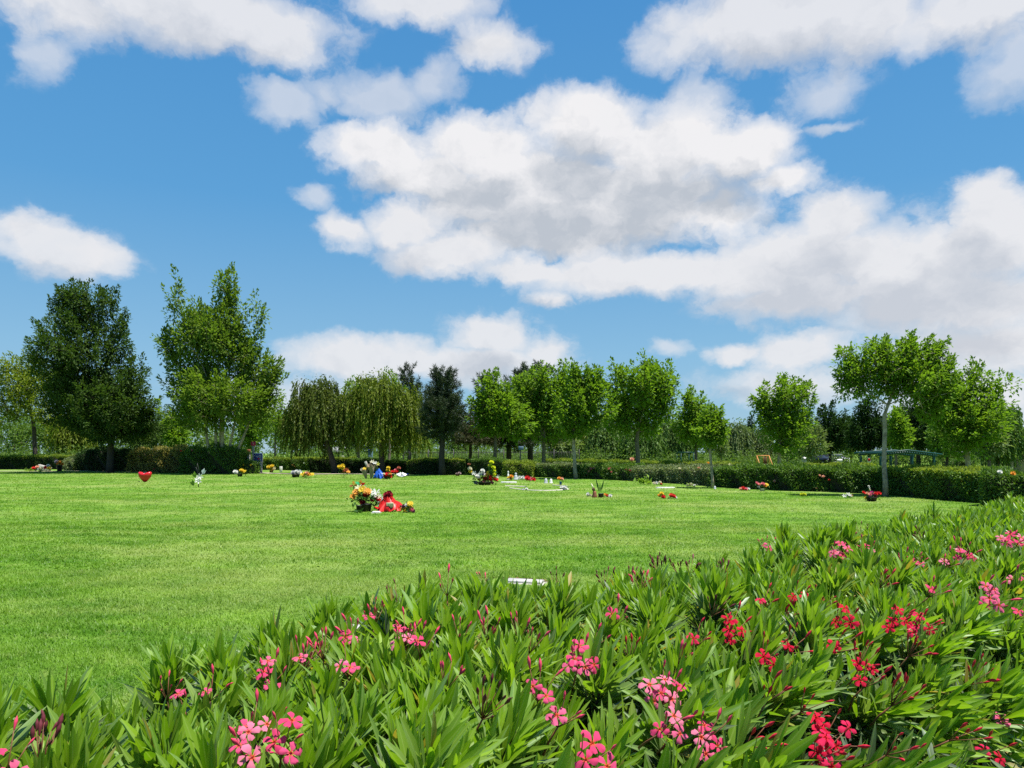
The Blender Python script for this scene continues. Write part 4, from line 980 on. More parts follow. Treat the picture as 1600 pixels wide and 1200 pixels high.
hedge('clipped_hedge', 'second hedge row with mixed blooms beyond the sapling', [(1062,57,723),(1110,54,724),(1160,52,726)], 1.1, 'variegated', .11, .5, 560, 18, 'hedge_tip', blooms=[(1106,724,3,OR),(1098,728,4,PCH),(1140,727,3,CRM),(1146,731,3,OR)])
hedge('clipped_hedge', 'long yellowish-topped hedge row in front of the parked cars', [(1215,52,727),(1290,49,727),(1350,46,728)], 1.2, 'hedge', .11, .5, 560, 19, 'hedge_tip')
hedge('shrub', 'yellow-flowered bush in front of the small sign post', [(374,57,722),(385,56.5,719),(398,56.5,724)], .7, 'hedge', .10, .5, 650, 20, cat='shrub', blooms=[(381,727,2,YE),(392,727,2.2,YE)], rough=.12)
hedge('shrub', 'round clipped bush pair right of the green pavilion', [(1484,44,720),(1495,43.5,716),(1505,43.5,720),(1516,43,717)], .8, 'hedge', .09, .5, 800, 21, cat='shrub', rough=.1)
hedge('shrub', 'small pale-flowered bush left of the dark rounded bush', [(98,68,720),(108,67.5,716),(120,67,713)], .8, 'variegated', .12, .5, 500, 22, cat='shrub', rough=.14)

# ------------------------------------------------------------------ grave flowers and ornaments
GF = 'flower tributes on the lawn graves'
def tribute(name, label, px, py, blooms, pot=None, leaves=(30, .10, .5), seed=0, cat='flowers', wrap=None, D=None, stems=True, extra=None, leafmat='bouquet', group=GF):
    """blooms: (px, py, radius px, colour, kind); pot: (kind, half width px, top py); leaves: count, size m, upward bias"""
    rg = np.random.default_rng(seed+400); g = ground(px, py, D); Dd = g.y; k = Dd/F
    root = thing(name, label, cat, g, group=group)
    loc = lambda x, y, t=0.0: np.array([(x-px)*k, t, (py-y)*k])
    base_top = .02
    if pot:
        kind, hw, tp = pot; r = hw*k; h = (py-tp)*k; base_top = h
        mb = MB(); mb.lathe([(.001, .005), (r*.78, .005), (r*.82, .03*h), (r, h*.93), (r*1.06, h*.93), (r*1.06, h), (r*.92, h), (r*.86, h*.82), (.001, h*.82)], 18)
        link('pot', mb.mesh('pot', M[kind], True), root)
    if wrap:
        for (x0, y0, x1, y1, hw, mt) in wrap:            # paper cone from its tied end to its open end
            a, b = loc(x0, y0, -.02), loc(x1, y1, -.05); mb = MB(); r = hw*k
            ax = unit(b-a); e1 = unit(np.cross(ax, [.1, 1, .2])); e2 = np.cross(ax, e1); V = []; n = 18; m = 5
            ln = np.linalg.norm(b-a)
            for j in range(m):
                f = j/(m-1); rr = r*(.22+.85*f**1.1)
                for i_ in range(n):
                    th = i_/n*2*math.pi; q = rr*(1+.16*rg.normal()+.20*f*math.sin(i_*2.3+seed)+.20*f*rg.normal())
                    p = a+ax*(ln*(f+.14*f*math.sin(i_*3.1)+.10*f*rg.normal()))+(e1*math.cos(th)+e2*math.sin(th))*q; p[2] = max(p[2], .01); V.append(p)
            mb.add(V, [(j*n+i_, j*n+(i_+1) % n, (j+1)*n+(i_+1) % n, (j+1)*n+i_) for j in range(m-1) for i_ in range(n)])
            link('wrapping', mb.mesh('wrapping', M[mt], False), root)
    pts = [loc(b[0], b[1], rg.uniform(-.5, .5)*b[2]*k*1.5) for b in blooms]
    if stems and pts:
        mb = MB()
        for p in pts:
            s = np.array([np.clip(p[0]*.25, -.12, .12), p[1]*.3, min(base_top*.85, max(p[2]*.4, .0))])
            mb.tube([s, (s+p)/2+np.array([p[0]*.12, 0, .01]), p-np.array([0, 0, .01])], .006+.0035*k*8, 5)
        link('stalk', mb.mesh('stalk', M['bouquet'], True), root)
    nl, ls, up = leaves
    if nl:
        cs = np.array(pts)*.9 if pts else np.zeros((1, 3)); 
        c = cs[rg.integers(len(cs), size=nl)]*np.array([1, 1, .8])+rg.normal(0, ls*.5, (nl, 3)); c[:, 2] = np.maximum(c[:, 2]-ls*.3, .03)
        lnn = ls*rg.uniform(.6, 1.3, nl)
        V, Tt = rhomb_leaves(c, rand_dirs(rg, nl)+np.array([0, -.2, up]), rand_dirs(rg, nl)+np.array([0, -.3, 1]), lnn, lnn*.45)
        link('foliage', mesh_np('foliage', V, None, Tt, M[leafmat]), root)
    for b, p in zip(blooms, pts):
        face = Vector(unit(np.array([rg.normal(0, .35), -.75, .75+rg.normal(0, .25)])))
        f = link('flower', BLOOM(b[3], b[4]), root, p, face.to_track_quat('Z', 'Y').to_euler(), b[2]*k*1.3)
    if extra: extra(root, loc, k)
    return root

# main arrangement near the middle of the lawn
tribute('potted_bouquet', 'large bouquet of golden, red and white flowers in black pots, nearest on the lawn', 572, 800,
        [(557,770,6,OR,'daisy'),(566,766,6,YE,'daisy'),(575,768,5,OR,'daisy'),(563,774,5,OR,'daisy'),(560,764,5,CRM,'lily'),(551,777,4,OR,'daisy'),(574,775,5,RD,'rose'),(569,776,4,RD,'rose'),
         (581,770,5,WH,'lily'),(588,772,6,WH,'lily'),(584,777,5,WH,'lily'),(590,777,4,CRM,'lily'),(566,786,4,DR,'rose'),(590,782,4.5,RD,'rose'),(585,783,4,DR,'rose'),(570,764,4,WH,'lily')],
        ('black', 9, 788), (120, .13, .4), 1)
def second_pot(px, py, hw, tp, label, seed):
    return tribute('flower_pot', label, px, py, [], ('black', hw, tp), (14, .12, .8), seed, 'flower pot')
second_pot(561, 801.5, 4.5, 790, 'small black flower pot at the left foot of the largest bouquet', 2)
tribute('bouquet', 'red paper wrapped bouquet with a cream centre right of the largest bouquet', 609, 800,
        [(604,775,4,DR,'rose'),(608,773,4,DR,'rose'),(612,778,4,RD,'rose'),(603,780,4,RD,'rose'),(607,779,4,DR,'rose')], None, (14, .08, .5), 3,
        wrap=[(605,777,600,799,11,'red'),(606,777,612,799,14,'red'),(610,776,619,799,9,'red')], stems=False,
        extra=lambda root, loc, k: link('card', MB().box((0, 0, 0), (.20, .02, .20), 0, .5, .01).mesh('card', plain_mat('cream_paper', CRM, None, 9), False), root, loc(612, 791, -.24)))
tribute('bouquet', 'low yellow, white and purple posy right of the red wrapped bouquet', 639, 802,
        [(631,793,3.2,(.10,.03,.06),'rose'),(636,791,3,WH,'rose'),(641,788,4.2,YE,'daisy'),(640,793,4,YE,'daisy'),(634,798,3.6,YE,'rose'),(643,798,3.6,PK,'rose'),(646,801,3,(.12,.03,.07),'rose'),(638,799,3,WH,'rose'),(629,797,2.4,YE,'rose')], None, (40, .10, .4), 4)
tribute('bouquet', 'clear cellophane sleeve of white flowers behind the largest bouquet', 594, 797, [(591,780,3,WH,'lily'),(595,777,3,WH,'lily')], None, (8, .1, .6), 5, wrap=[(593,797,595,781,5,'clear')])
def slab(name, label, px, py, D, w, d, h, mat='marble', rz=0.0, cat='gravestone', group=None, lip=True):
    g = ground(px, py, D); root = thing(name, label, cat, g, rz, group)
    link('slab', MB().box((0, 0, h/2), (w, d, h), bev=.010).mesh('slab', M[mat]), root)
    if lip: link('base', MB().box((0, 0, -.01), (w+.06, d+.06, .034), bev=.008).mesh('base', M['concrete']), root)
    return root
slab('flat_gravestone', 'small white flat stone at the foot of the largest bouquet', 588, 802, None, .20, .14, .04)
# wind-mill stick behind the arrangement
def pinwheel(name, label, px, py, top, cols, seed=0, D=None, rad=.12):
    g = ground(px, py, D); k = g.y/F; h = (py-top)*k; root = thing(name, label, 'pinwheel', g, group='garden ornaments on sticks')
    link('stick', MB().tube([(0, 0, 0), (0, 0, h)], .012, 6).mesh('stick', M['brown']), root)
    for i_, c in enumerate(cols):
        mb = MB(); a = i_*2*math.pi/len(cols)+seed; V = []
        for f, w in ((.08, .15), (.55, .55), (1, .1)):
            for s in (-1, 1): V.append(((f*math.cos(a)-s*w*.5*math.sin(a))*rad, -.03-.03*s*f, (f*math.sin(a)+s*w*.5*math.cos(a))*rad))
        mb.add(V, [(0, 1, 3, 2), (2, 3, 5, 4)]); link('vane', mb.mesh('vane', petal(c)), root, (0, 0, h))
    return root
pinwheel('pinwheel', 'red and green pinwheel on a stick behind the largest bouquet', 563, 771, 752, [RD, OR, (.05,.5,.2), (.6,.7,.1), RD, (.1,.1,.12)], .4, 27, .20)
pinwheel('pinwheel', 'brown and orange pinwheel on a stick just left of the red and green one', 553, 771, 754, [(.35,.12,.04), OR, (.35,.12,.04), (.3,.3,.05)], .1, 27.5, .17)
# heart-shaped red vase
def heart_vase():
    g = ground(226.5, 753); k = g.y/F; root = thing('heart_vase', 'glossy red heart-shaped vase standing alone on the lawn at left', 'vase', g)
    mb = MB(); n = 24; V = []; prof = [(.16, 0), (.20, .02), (.62, .30), (.95, .60), (1.05, .80), (1.0, .95), (.80, 1.0), (.62, .96), (.5, .80)]
    for r, z in prof:
        for i_ in range(n):
            a = i_/n*2*math.pi; c = math.cos(a); lob = 1+.10*abs(c)-.10*max(0, abs(math.sin(a))-.8)
            zz = z*(1+.16*abs(c)**1.5*(z > .7)-.06*(1-abs(c))*(z > .7))
            V.append((r*c*lob*9*k, r*math.sin(a)*lob*6*k, zz*14*k))
    mb.add(V, [(j*n+i_, j*n+(i_+1) % n, (j+1)*n+(i_+1) % n, (j+1)*n+i_) for j in range(len(prof)-1) for i_ in range(n)])
    link('vessel', mb.mesh('vessel', M['red_gloss'], True), root)
    mb = MB(); mb.lathe([(.001, 11.6*k), (5.6*k, 11.4*k), (4.6*k, 10.5*k)], 14); link('soil', mb.mesh('soil', M['black']), root)  # black disc: shade of the open mouth put into colour, not soil
    mb = MB(); mb.box((0, 0, 14.6*k), (5*k, 3*k, 2.2*k), bev=.02); link('dark_opening', mb.mesh('dark_opening', M['black']), root)  # black block adds to the painted dark opening; the vase has no lid
heart_vase()
# white lily ornament
def lily_stake():
    g = ground(310, 761); k = g.y/F; root = thing('lily_ornament', 'white artificial lilies with green leaves on a stake left of the flower pots', 'ornament', g)
    mb = MB(); mb.tube([(0, 0, 0), (0, 0, 14*k), (2*k, 0, 22*k)], .02, 6); mb.tube([(1*k, 0, 15*k), (.5*k, 0, 28*k), (-2*k, 0, 37*k)], .012, 5); mb.tube([(0, 0, 14*k), (-2*k, 0, 26*k), (-4*k, 0, 31*k)], .012, 5)
    link('stake', mb.mesh('stake', M['dark_metal']), root)
    for x, z, r in ((1, 9, 5), (3, 16, 4.5), (0, 12, 4)):
        f = link('flower', BLOOM(WH, 'lily'), root, (x*k, -.06, z*k), (R(60), .4*x, 0), r*k*1.1)
    for x, z, w, c in ((6.5, 24, 5.5, 'clear'), (-7, 6, 6, 'lime'), (-4, 19, 6, 'lime')):
        V, Tt = rhomb_leaves(np.array([[x*k, 0, (z-4)*k]]*2), np.array([[.25*x/abs(x), 0, .9], [.6*x/abs(x), -.2, .6]]), np.array([[0, -1, .2]]*2), np.array([10*k, 9*k]), np.array([w*k, w*k*.8]))
        link('leaf', mesh_np('leaf', V, None, Tt, M[c]), root)
lily_stake()
# the other tributes
tribute('flower_pot', 'grey-white and yellow flower pair in a dark pot beside the big dark clipped hedge', 375, 745, [(368,738,3.2,WH,'puff'),(377,736,3,YE,'puff'),(381,737,3,YE,'daisy')], ('black', 4, 740), (16, .16, .3), 10)
tribute('flower_pot', 'bright yellow bouquet with pink tips right of the blue sign board', 424, 738, [(421,730,3,YE,'puff'),(425,729,3,YE,'puff'),(428,733,3,CRM,'rose'),(424,733,2.5,YE,'daisy')], ('brown', 3, 735), (18, .15, .4), 11)
slab('upright_gravestone', 'small white upright stone right of the yellow bouquet', 439, 738, None, .22, .12, .50, 'marble', lip=False)
tribute('flower_pot', 'grey and white flowers in a dark trough left of the yellow-orange row', 462, 746, [(458,739,3.2,(.5,.5,.52),'puff'),(468,738,3.2,WH,'puff'),(464,737,2.6,WH,'puff')], ('black', 6, 741), (20, .14, .3), 12)
tribute('flower_row', 'row of yellow and orange flowers across from the dark willow', 480, 748, [(473,741,2.8,YE,'daisy'),(477,740,2.8,YE,'puff'),(480,739,2.4,PCH,'rose'),(483,741,2.6,OR,'puff'),(487,741,2.8,YE,'daisy'),(474,744,2,YE,'daisy')], None, (40, .12, .4), 13)
tribute('flower_stake', 'yellow and rust flowers on a tall stalk in front of the dark willow trunk', 537, 744, [(530,727,3,YE,'puff'),(535,725,3,YE,'puff'),(536,729,2.6,YE,'daisy'),(539,733,3,(.5,.14,.06),'rose'),(544,734,2.6,OR,'daisy'),(541,731,2.4,(.5,.14,.06),'rose')], None, (14, .14, .3), 14, D=47)
tribute('bouquet', 'burlap wrapped bouquet with yellow tops under the bright willow', 578, 748, [(571,733,3.4,YE,'daisy'),(582,722,3,CRM,'lily'),(586,724,3,WH,'lily'),(566,734,2.6,(.5,.5,.4),'puff'),(590,725,2.6,(.6,.6,.1),'lily')], None, (14, .16, .6), 15,
        wrap=[(572,748,570,733,5,'burlap'),(580,748,581,727,6,'burlap')], extra=lambda root, loc, k: link('plank', MB().box((0, 0, 0), (4*k, .04, 11*k), 0, 0, .01).mesh('plank', M['concrete']), root, loc(573, 726), (0, -.45, 0)))
tribute('bouquet', 'blue paper wrapped bouquet right of the burlap one', 592, 748, [], None, (0, .1, 0), 16, wrap=[(590,733,590,747,6,'blue'),(591,732,597,747,6,'blue')], stems=False)
tribute('bouquet', 'round red bouquet right of the blue paper', 605, 749, [(602,744,3,RD,'rose'),(606,742,3.4,RD,'rose'),(609,745,3,RD,'rose'),(604,747,2.6,DR,'rose'),(600,741,2,CRM,'puff'),(610,741,2,OR,'puff')], None, (40, .16, .2), 17)
tribute('flower_pot', 'tall yellow flower with red blooms behind the round red bouquet', 612, 744, [(607,731,2.6,YE,'puff'),(606,735,2.6,YE,'puff'),(614,737,2.6,RD,'rose'),(620,737,3.2,RD,'rose'),(618,734,2,PK,'rose'),(623,731,2.4,(.5,.14,.08),'puff')], ('black', 4, 740), (20, .16, .4), 18)
tribute('bouquet', 'heap of white paper and flowers right of the red blooms', 627, 745, [(623,742,2.4,WH,'puff'),(628,741,2.6,WH,'puff'),(632,743,2,WH,'puff')], None, (6, .14, .2), 19, wrap=[(627,738,624,744,5,'white'),(628,738,632,744,4,'white')], stems=False)
tribute('bouquet', 'small blue paper cone at the end of the white heap', 636, 743, [], None, (0, .1, 0), 20, wrap=[(634,740,637,742,2.4,'blue')], stems=False)
tribute('flower_pot', 'tiny brown and grey posy alone before the box hedge', 715, 744, [(714,741,2,(.3,.22,.2),'puff'),(718,740,2.2,(.42,.3,.3),'puff')], ('clay', 3, 742), (6, .1, .3), 21)
tribute('flower_group', 'tall mixed tribute of white flowers, red roses and yellow spikes near the stone kerbs', 757, 758,
        [(734,733,3,CRM,'puff'),(735,737,2.6,YE,'puff'),(733,726,2,(.3,.12,.06),'rose'),(741,740,3,WH,'lily'),(746,745,3.6,WH,'puff'),(751,740,2.8,WH,'lily'),(754,736,3,WH,'puff'),(755,742,3,(.7,.62,.64),'rose'),
         (749,749,3,YE,'daisy'),(758,749,3.6,RD,'rose'),(766,748,4,RD,'rose'),(774,750,3.6,RD,'rose'),(762,742,3.2,OR,'daisy'),(763,739,2.6,YE,'daisy'),(755,754,3,PK,'rose'),(743,755,3,(.4,.4,.44),'puff'),(779,745,2.6,WH,'lily'),(768,755,2.6,PK,'rose'),
         (768,723,3.2,(.66,.72,.02),'puff'),(766,728,2.8,(.66,.72,.02),'puff'),(771,731,2.8,(.66,.72,.02),'puff'),(772,736,2.6,(.66,.72,.02),'puff'),(773,741,2.4,(.66,.72,.02),'puff')],
        ('black', 11, 753), (120, .17, .3), 22)
GO = 'grave ornaments by the kerbs'
def figure_ornament(name, label, px, py, h_px, w_px, mat, cat='ornament', head=True, group=GO):
    g = ground(px, py); k = g.y/F; root = thing(name, label, cat, g, group=group)
    mb = MB(); r = w_px*k/2; h = h_px*k
    mb.lathe([(.001, 0), (r, 0), (r*1.0, .06*h), (r*.8, .12*h), (r*.72, .35*h), (r*.55, .62*h), (r*.28, .70*h), (.001, .71*h)], 14); link('body', mb.mesh('body', M[mat], True), root)
    if head: mb = MB(); mb.lathe([(.001, .66*h), (r*.34, .70*h), (r*.46, .80*h), (r*.38, .93*h), (.001, h)], 12); link('head', mb.mesh('head', M[mat], True), root)
    return root
figure_ornament('angel_figure', 'slim white angel ornament with orange flowers beside it, leftmost of the white ornaments', 794, 750, 14, 5, 'marble')
tribute('bouquet', 'little orange and yellow posy between the white ornaments', 797, 751, [(795,747,2.4,YE,'puff'),(799,745,2.6,OR,'rose'),(798,748,2,OR,'rose')], None, (12, .12, .3), 23)
figure_ornament('angel_figure', 'bluish white kneeling figure, middle of the white ornaments', 806, 750, 11, 8, 'clear')
tribute('bouquet', 'low white flower heap right of the kneeling figure', 815, 751, [(812,747,2.6,WH,'puff'),(817,747,2.6,WH,'puff'),(821,748,2,WH,'puff')], None, (10, .12, .2), 24)
tribute('bouquet', 'red flower clump at the right end of the white ornaments', 829, 752, [(824,748,3.6,RD,'puff'),(829,749,3,PK,'puff'),(834,750,3,RD,'puff'),(826,750,2.6,RD,'rose')], None, (12, .12, .2), 25)
slab('flat_gravestone', 'white flat grave slab left of the oval stone kerb', 795, 754, None, .85, .45, .06)
def kerb_arc(label, pts, w=.08, h=.040):
    P = np.array([ground(*p) for p in pts]); g = P[0].copy(); root = thing('grave_kerb', label, 'grave kerb', g); s = np.linspace(0, 1, 24); q = np.linspace(0, 1, len(P))
    C = np.column_stack([np.interp(s, q, P[:, i_]) for i_ in range(3)])-g
    for _ in range(3): C[1:-1] = (C[:-2]+2*C[1:-1]+C[2:])/4
    Tn = unit(np.gradient(C[:, :2], axis=0)); nn = np.stack([-Tn[:, 1], Tn[:, 0]], 1); V = []
    for c, n_ in zip(C, nn):
        for t_, z in ((-w/2, -.02), (-w/2, h*.8), (-w/2+.02, h), (w/2-.02, h), (w/2, h*.8), (w/2, -.02)): V.append((c[0]+n_[0]*t_, c[1]+n_[1]*t_, c[2]+z))
    Q = [(j*6+k_, j*6+k_+1, (j+1)*6+k_+1, (j+1)*6+k_) for j in range(23) for k_ in range(5)]
    link('kerb', mesh_np('kerb', V, np.array(Q), [(0, 1, 2), (0, 2, 3), (0, 3, 4), (0, 4, 5), (138, 140, 139), (138, 141, 140), (138, 142, 141), (138, 143, 142)], M['kerb']), root)
    return root
kerb_arc('long curved stone kerb, nearest to the viewer, edging an oval grave plot', [(797,762.5),(806,764.2),(820,765.8),(840,767),(860,767),(878,766.3),(888,765.3)])
kerb_arc('shorter stone kerb at the back of the oval grave plot', [(790,759.5),(805,760),(822,760.8)], .09)
kerb_arc('stone kerb right of the white vases', [(864,757.5),(876,758.5),(888,760)], .09)
tribute('bouquet', 'small white blossoms lying on the right part of the long kerb', 880, 766, [(877,763,2.4,WH,'puff'),(882,762,2.8,WH,'puff'),(885,764,2,WH,'puff')], None, (8, .1, .2), 26)
tribute('bouquet', 'few white blossoms lying on the left part of the long kerb', 821, 766, [(818,765,1.8,WH,'puff'),(823,764,1.8,WH,'puff')], None, (4, .08, .2), 27)
figure_ornament('vase', 'pale grey-green glass vase, left of the white vase pair', 853, 755, 11, 7, 'clear', 'vase', False)
figure_ornament('vase', 'creamy white vase with dark foot, right of the pair', 861, 755, 10, 6, 'marble', 'vase', False)
tribute('flower_pot', 'orange flower in a small blue pot right of the white vases', 876, 757, [(874,747,2.6,OR,'puff'),(878,748,2.4,PCH,'puff')], ('blue', 2, 752), (8, .1, .4), 28)
# the pot with two sword leaves and the brown ornament
def sword_leaves(root, loc, k):
    V, Tt = rhomb_leaves(np.array([loc(936, 770), loc(938, 770), loc(937, 770)]), np.array([[-.22, 0, 1], [.30, 0, 1], [.05, .1, .7]]), np.array([[0, -1, .1]]*3), np.array([25*k, 22*k, 14*k]), np.array([3*k, 3*k, 2.5*k]))
    link('leaf', mesh_np('leaf', V, None, Tt, M['bouquet']), root)
tribute('flower_pot', 'black square pot with upright sword-shaped leaves and an orange bloom', 939, 778, [(946,774,2.4,OR,'rose'),(949,775,2,RD,'rose')], ('black', 4.5, 771.5), (4, .1, .4), 29, extra=sword_leaves)
def brown_figure():
    g = ground(929, 778); k = g.y/F; root = thing('garden_figure', 'brown and orange upright ornament beside the sword-leaved pot', 'ornament', g)
    mb = MB(); mb.lathe([(.001, 0), (4*k, 0), (4.4*k, 2*k), (3*k, 5*k), (3.2*k, 7*k), (2.2*k, 10*k), (.001, 10.5*k)], 12); link('body', mb.mesh('body', M['clay'], True), root)
    mb = MB(); mb.lathe([(.001, 10*k), (2.4*k, 11*k), (2.6*k, 13.5*k), (1.2*k, 15.5*k), (.001, 16*k)], 12); link('head', mb.mesh('head', M['brown'], True), root, (-1.5*k, 0, 0))
    mb = MB(); mb.tube([(-2*k, 0, 14*k), (-3.5*k, 0, 18*k), (-5*k, 0, 22*k)], [1.4*k, 1.2*k, .4*k], 7); link('cap', mb.mesh('cap', plain_mat('cream', CRM, None, 12), True), root)
brown_figure()
tribute('bouquet', 'small white flower tuft left of the brown ornament', 921, 777, [(919,773,2.4,WH,'puff'),(923,775,2,CRM,'puff')], None, (8, .08, .2), 30)
tribute('bouquet', 'small white flower tuft right of the sword-leaved pot', 952, 778, [(950,776,2,WH,'puff'),(954,775,2.4,WH,'puff')], None, (8, .08, .2), 31)
tribute('bouquet', 'yellow and two red-orange puffs lying alone on the right of the lawn', 1041, 779, [(1030,774,2.2,OR,'puff'),(1034,771,2.8,YE,'puff'),(1036,776,3,RD,'puff'),(1049,774,3.2,(.80,.10,.05),'puff'),(1052,775,3,RD,'puff'),(1056,777,1.8,WH,'puff')], None, (14, .08, .2), 32)
tribute('leafy_plant', 'lime green leafy plant at the foot of the variegated hedge', 1006, 757, [(1009,752,2,CRM,'lily')], None, (46, .30, .8), 33, 'plant', leafmat='lime', group=None)
tribute('bouquet', 'cream flowers with one red bloom left of the flat white marker', 1028, 758, [(1022,755,2,CRM,'puff'),(1026,755,2.2,WH,'puff'),(1031,754,2,CRM,'puff'),(1033,757,1.8,RD,'puff')], None, (10, .1, .2), 34)
slab('flat_gravestone', 'thin white flat marker in the grass before the variegated hedge', 1040, 763, None, .80, .30, .04)
tribute('bouquet', 'cream blossoms in long grass below the sapling', 1079, 761, [(1075,758,2.2,CRM,'puff'),(1080,757,2.4,CRM,'puff'),(1085,759,2,WH,'puff')], None, (30, .16, .8), 35, leafmat='lime')
figure_ornament('vase', 'tiny blue and white vase at the foot of the sapling', 1117, 764, 7, 5, 'clear', 'vase', False)
tribute('bouquet', 'flat red and white posy before the glossy hedge', 1163, 767, [(1157,764,2.4,PCH,'puff'),(1161,763,2.8,RD,'puff'),(1165,764,2.4,PK,'puff'),(1170,764,2,WH,'puff')], None, (10, .1, .2), 36)
tribute('flower_pot', 'upright pink and yellow bouquet right of the flat red posy', 1191, 767, [(1182,755,2.6,PK,'rose'),(1187,757,2.4,PCH,'rose'),(1192,756,2.6,PK,'rose'),(1198,757,3,YE,'daisy'),(1195,759,2.2,OR,'rose'),(1185,761,2,WH,'puff')], ('clear', 4, 763), (34, .12, .6), 37)
tribute('bouquet', 'single lime yellow tuft on the lawn before the glossy hedge', 1255, 776, [(1253,773,2.6,(.60,.66,.03),'puff'),(1257,773,2.6,(.60,.66,.03),'puff')], None, (10, .08, .3), 38)
tribute('bouquet', 'white lilies with one tan leaf lying left of the broad-crowned tree', 1325, 779, [(1321,776,3,WH,'lily'),(1326,774,3.2,WH,'lily'),(1329,776,2.6,WH,'lily'),(1331,774,1.8,(.5,.3,.1),'lily')], None, (8, .08, .3), 39)
tribute('flower_pot', 'dark basket of magenta, red and peach flowers beside the broad-crowned tree trunk', 1362, 783, [(1350,770,2.6,RD,'rose'),(1354,771,2.6,PCH,'rose'),(1359,772,2.6,PK,'rose'),(1363,771,3,MG,'puff'),(1368,771,2.6,RD,'rose'),(1373,771,2.8,RD,'rose'),(1357,775,2.4,(.2,.04,.2),'rose'),(1369,775,2.4,PCH,'rose'),(1353,778,2.2,YE,'puff'),(1366,776,2.4,DR,'rose')], ('black', 8, 776), (60, .09, .4), 40)
tribute('flower_stake', 'small white flower spike standing behind the dark basket', 1359, 781, [(1357,760,1.2,WH,'puff'),(1358,763,1.2,WH,'puff'),(1359,766,1.2,CRM,'puff')], None, (8, .06, .8), 41)
# left border graves
slab('upright_gravestone', 'leaning cream-topped dark stone among flowers at the far left', 68, 731, 66, 1.0, .4, .5, 'concrete', .25, lip=False).rotation_euler[1] = .28
tribute('flower_group', 'reddish and white flower bed around the leaning stone at far left', 63, 737, [(53,732,2.4,RD,'puff'),(58,730,2.4,PCH,'puff'),(66,732,2.6,CRM,'puff'),(72,731,2.6,RD,'puff'),(75,728,2.2,WH,'puff'),(62,733,2.2,WH,'puff')], None, (50, .2, .4), 42, D=64)
tribute('bouquet', 'small bright yellow tuft right of the leaning stone', 79, 736, [(78,731,2.6,YE,'puff')], None, (8, .12, .4), 43, D=64)
tribute('flower_pot', 'orange flowers in tall dark vases at far left', 93, 737, [(91,724,2.6,OR,'puff'),(95,723,2.8,OR,'puff'),(88,722,2.6,(.35,.3,.35),'puff'),(97,726,2,OR,'puff')], ('black', 4, 727), (14, .16, .4), 44, D=64)
tribute('leafy_plant', 'lime leafed clump left of the leaning stone', 47, 736, [], None, (40, .3, .9), 45, 'plant', D=65, leafmat='lime', group=None)
tribute('bouquet', 'white and orange blooms on a grave beyond the right-hand hedge', 1562, 741, [(1558,736,3,WH,'puff'),(1564,737,3,WH,'puff'),(1575,741,3,CRM,'puff')], None, (20, .12, .4), 46, D=25.4)
# near flat stones with bare soil beside them
def near_stone(label, px, py, w, d, rz, seed):
    rg = np.random.default_rng(seed); root = slab('flat_gravestone', label, px, py, None, w, d, .035, 'stone', rz, lip=True)
    n = 420; x = rg.normal(0, .26, n); y = d*.5+.07+rg.normal(0, .05, n); p = np.column_stack([x, y, rg.uniform(.0, .02, n)])
    ln = rg.uniform(.015, .04, n); V, Tt = rhomb_leaves(p, rand_dirs(rg, n)*np.array([1, 1, .35]), rand_dirs(rg, n)*.5+np.array([0, 0, 1]), ln, ln*.5)
    o = link('mulch', mesh_np('mulch', V, None, Tt, M['mulch']), root); o['kind'] = 'stuff'
near_stone('pale flat gravestone just behind the oleander hedge with bark mulch behind it', 820, 911, .46, .17, -.30, 3)
near_stone('pale flat gravestone mostly hidden by oleander flowers at left', 556, 984, .30, .16, -.22, 4)

# ------------------------------------------------------------------ signs, fence, playground, cars, wall
def sign_board():
    g = ground(404, D=58); k = 58/F; root = thing('notice_board', 'dark blue notice board with a speckled picture on two pale legs', 'sign', g)
    for x in (-4, 4): link('leg', MB().box((x*k, 0, 8*k), (3.4*k, .14, 17*k), bev=.01).mesh('leg', M['concrete']), root)
    link('frame', MB().box((0, -.06, 24*k), (14.5*k, .06, 14.5*k), bev=.01).mesh('frame', M['white']), root)
    link('panel', MB().box((0, -.11, 24*k), (13.3*k, .05, 13*k), bev=.006).mesh('panel', M['signblue']), root)
    mb = MB(); rg = np.random.default_rng(9)
    for _ in range(22): mb.box((rg.uniform(-5.6, 5.6)*k, -.139, (24+rg.uniform(-5.4, 4.6))*k), (rg.uniform(.5, 1.3)*k, .01, rg.uniform(.4, .9)*k))
    link('print', mb.mesh('print', M['white']), root)
    mb = MB(); mb.box((1.0*k, -.1455, 22.6*k), (2.6*k, .012, 2.2*k)); link('emblem', mb.mesh('emblem', M['red']), root)
sign_board()
def marker_post(label, px, D, top, hw, mat, base=738, num=False, panel=None):
    g = ground(px, D=D); k = D/F; root = thing('marker_post', label, 'sign post', g); H = gzz(top, D)-g.z
    link('post', MB().box((0, 0, (H-hw*2*k)/2), (3.4*k, .14, H-hw*2*k), bev=.01).mesh('post', M['concrete']), root)
    link('sign_head', MB().box((0, -.02, H-hw*k), (hw*2*k, .18, hw*2*k), bev=.015).mesh('sign_head', M[mat]), root)
    if num: link('numeral', MB().box((.3*k, -.12, H-hw*k), (.8*k, .02, 2.6*k)).box((-.3*k, -.12, H-hw*k+.9*k), (.7*k, .018, .6*k)).mesh('numeral', M['white']), root)
    if panel: link('panel', MB().box((-1*k, -.1, H-13*k), (5*k, .05, 9*k), bev=.005).mesh('panel', M[panel]), root)
marker_post('pale post with a crimson square sign head behind the notice board', 396, 59, 690, 3.2, 'signred', num=True)
marker_post('smaller post with a rust-brown head and blue panel left of the notice board', 389, 64, 702, 2.4, 'clay', panel='signblue')
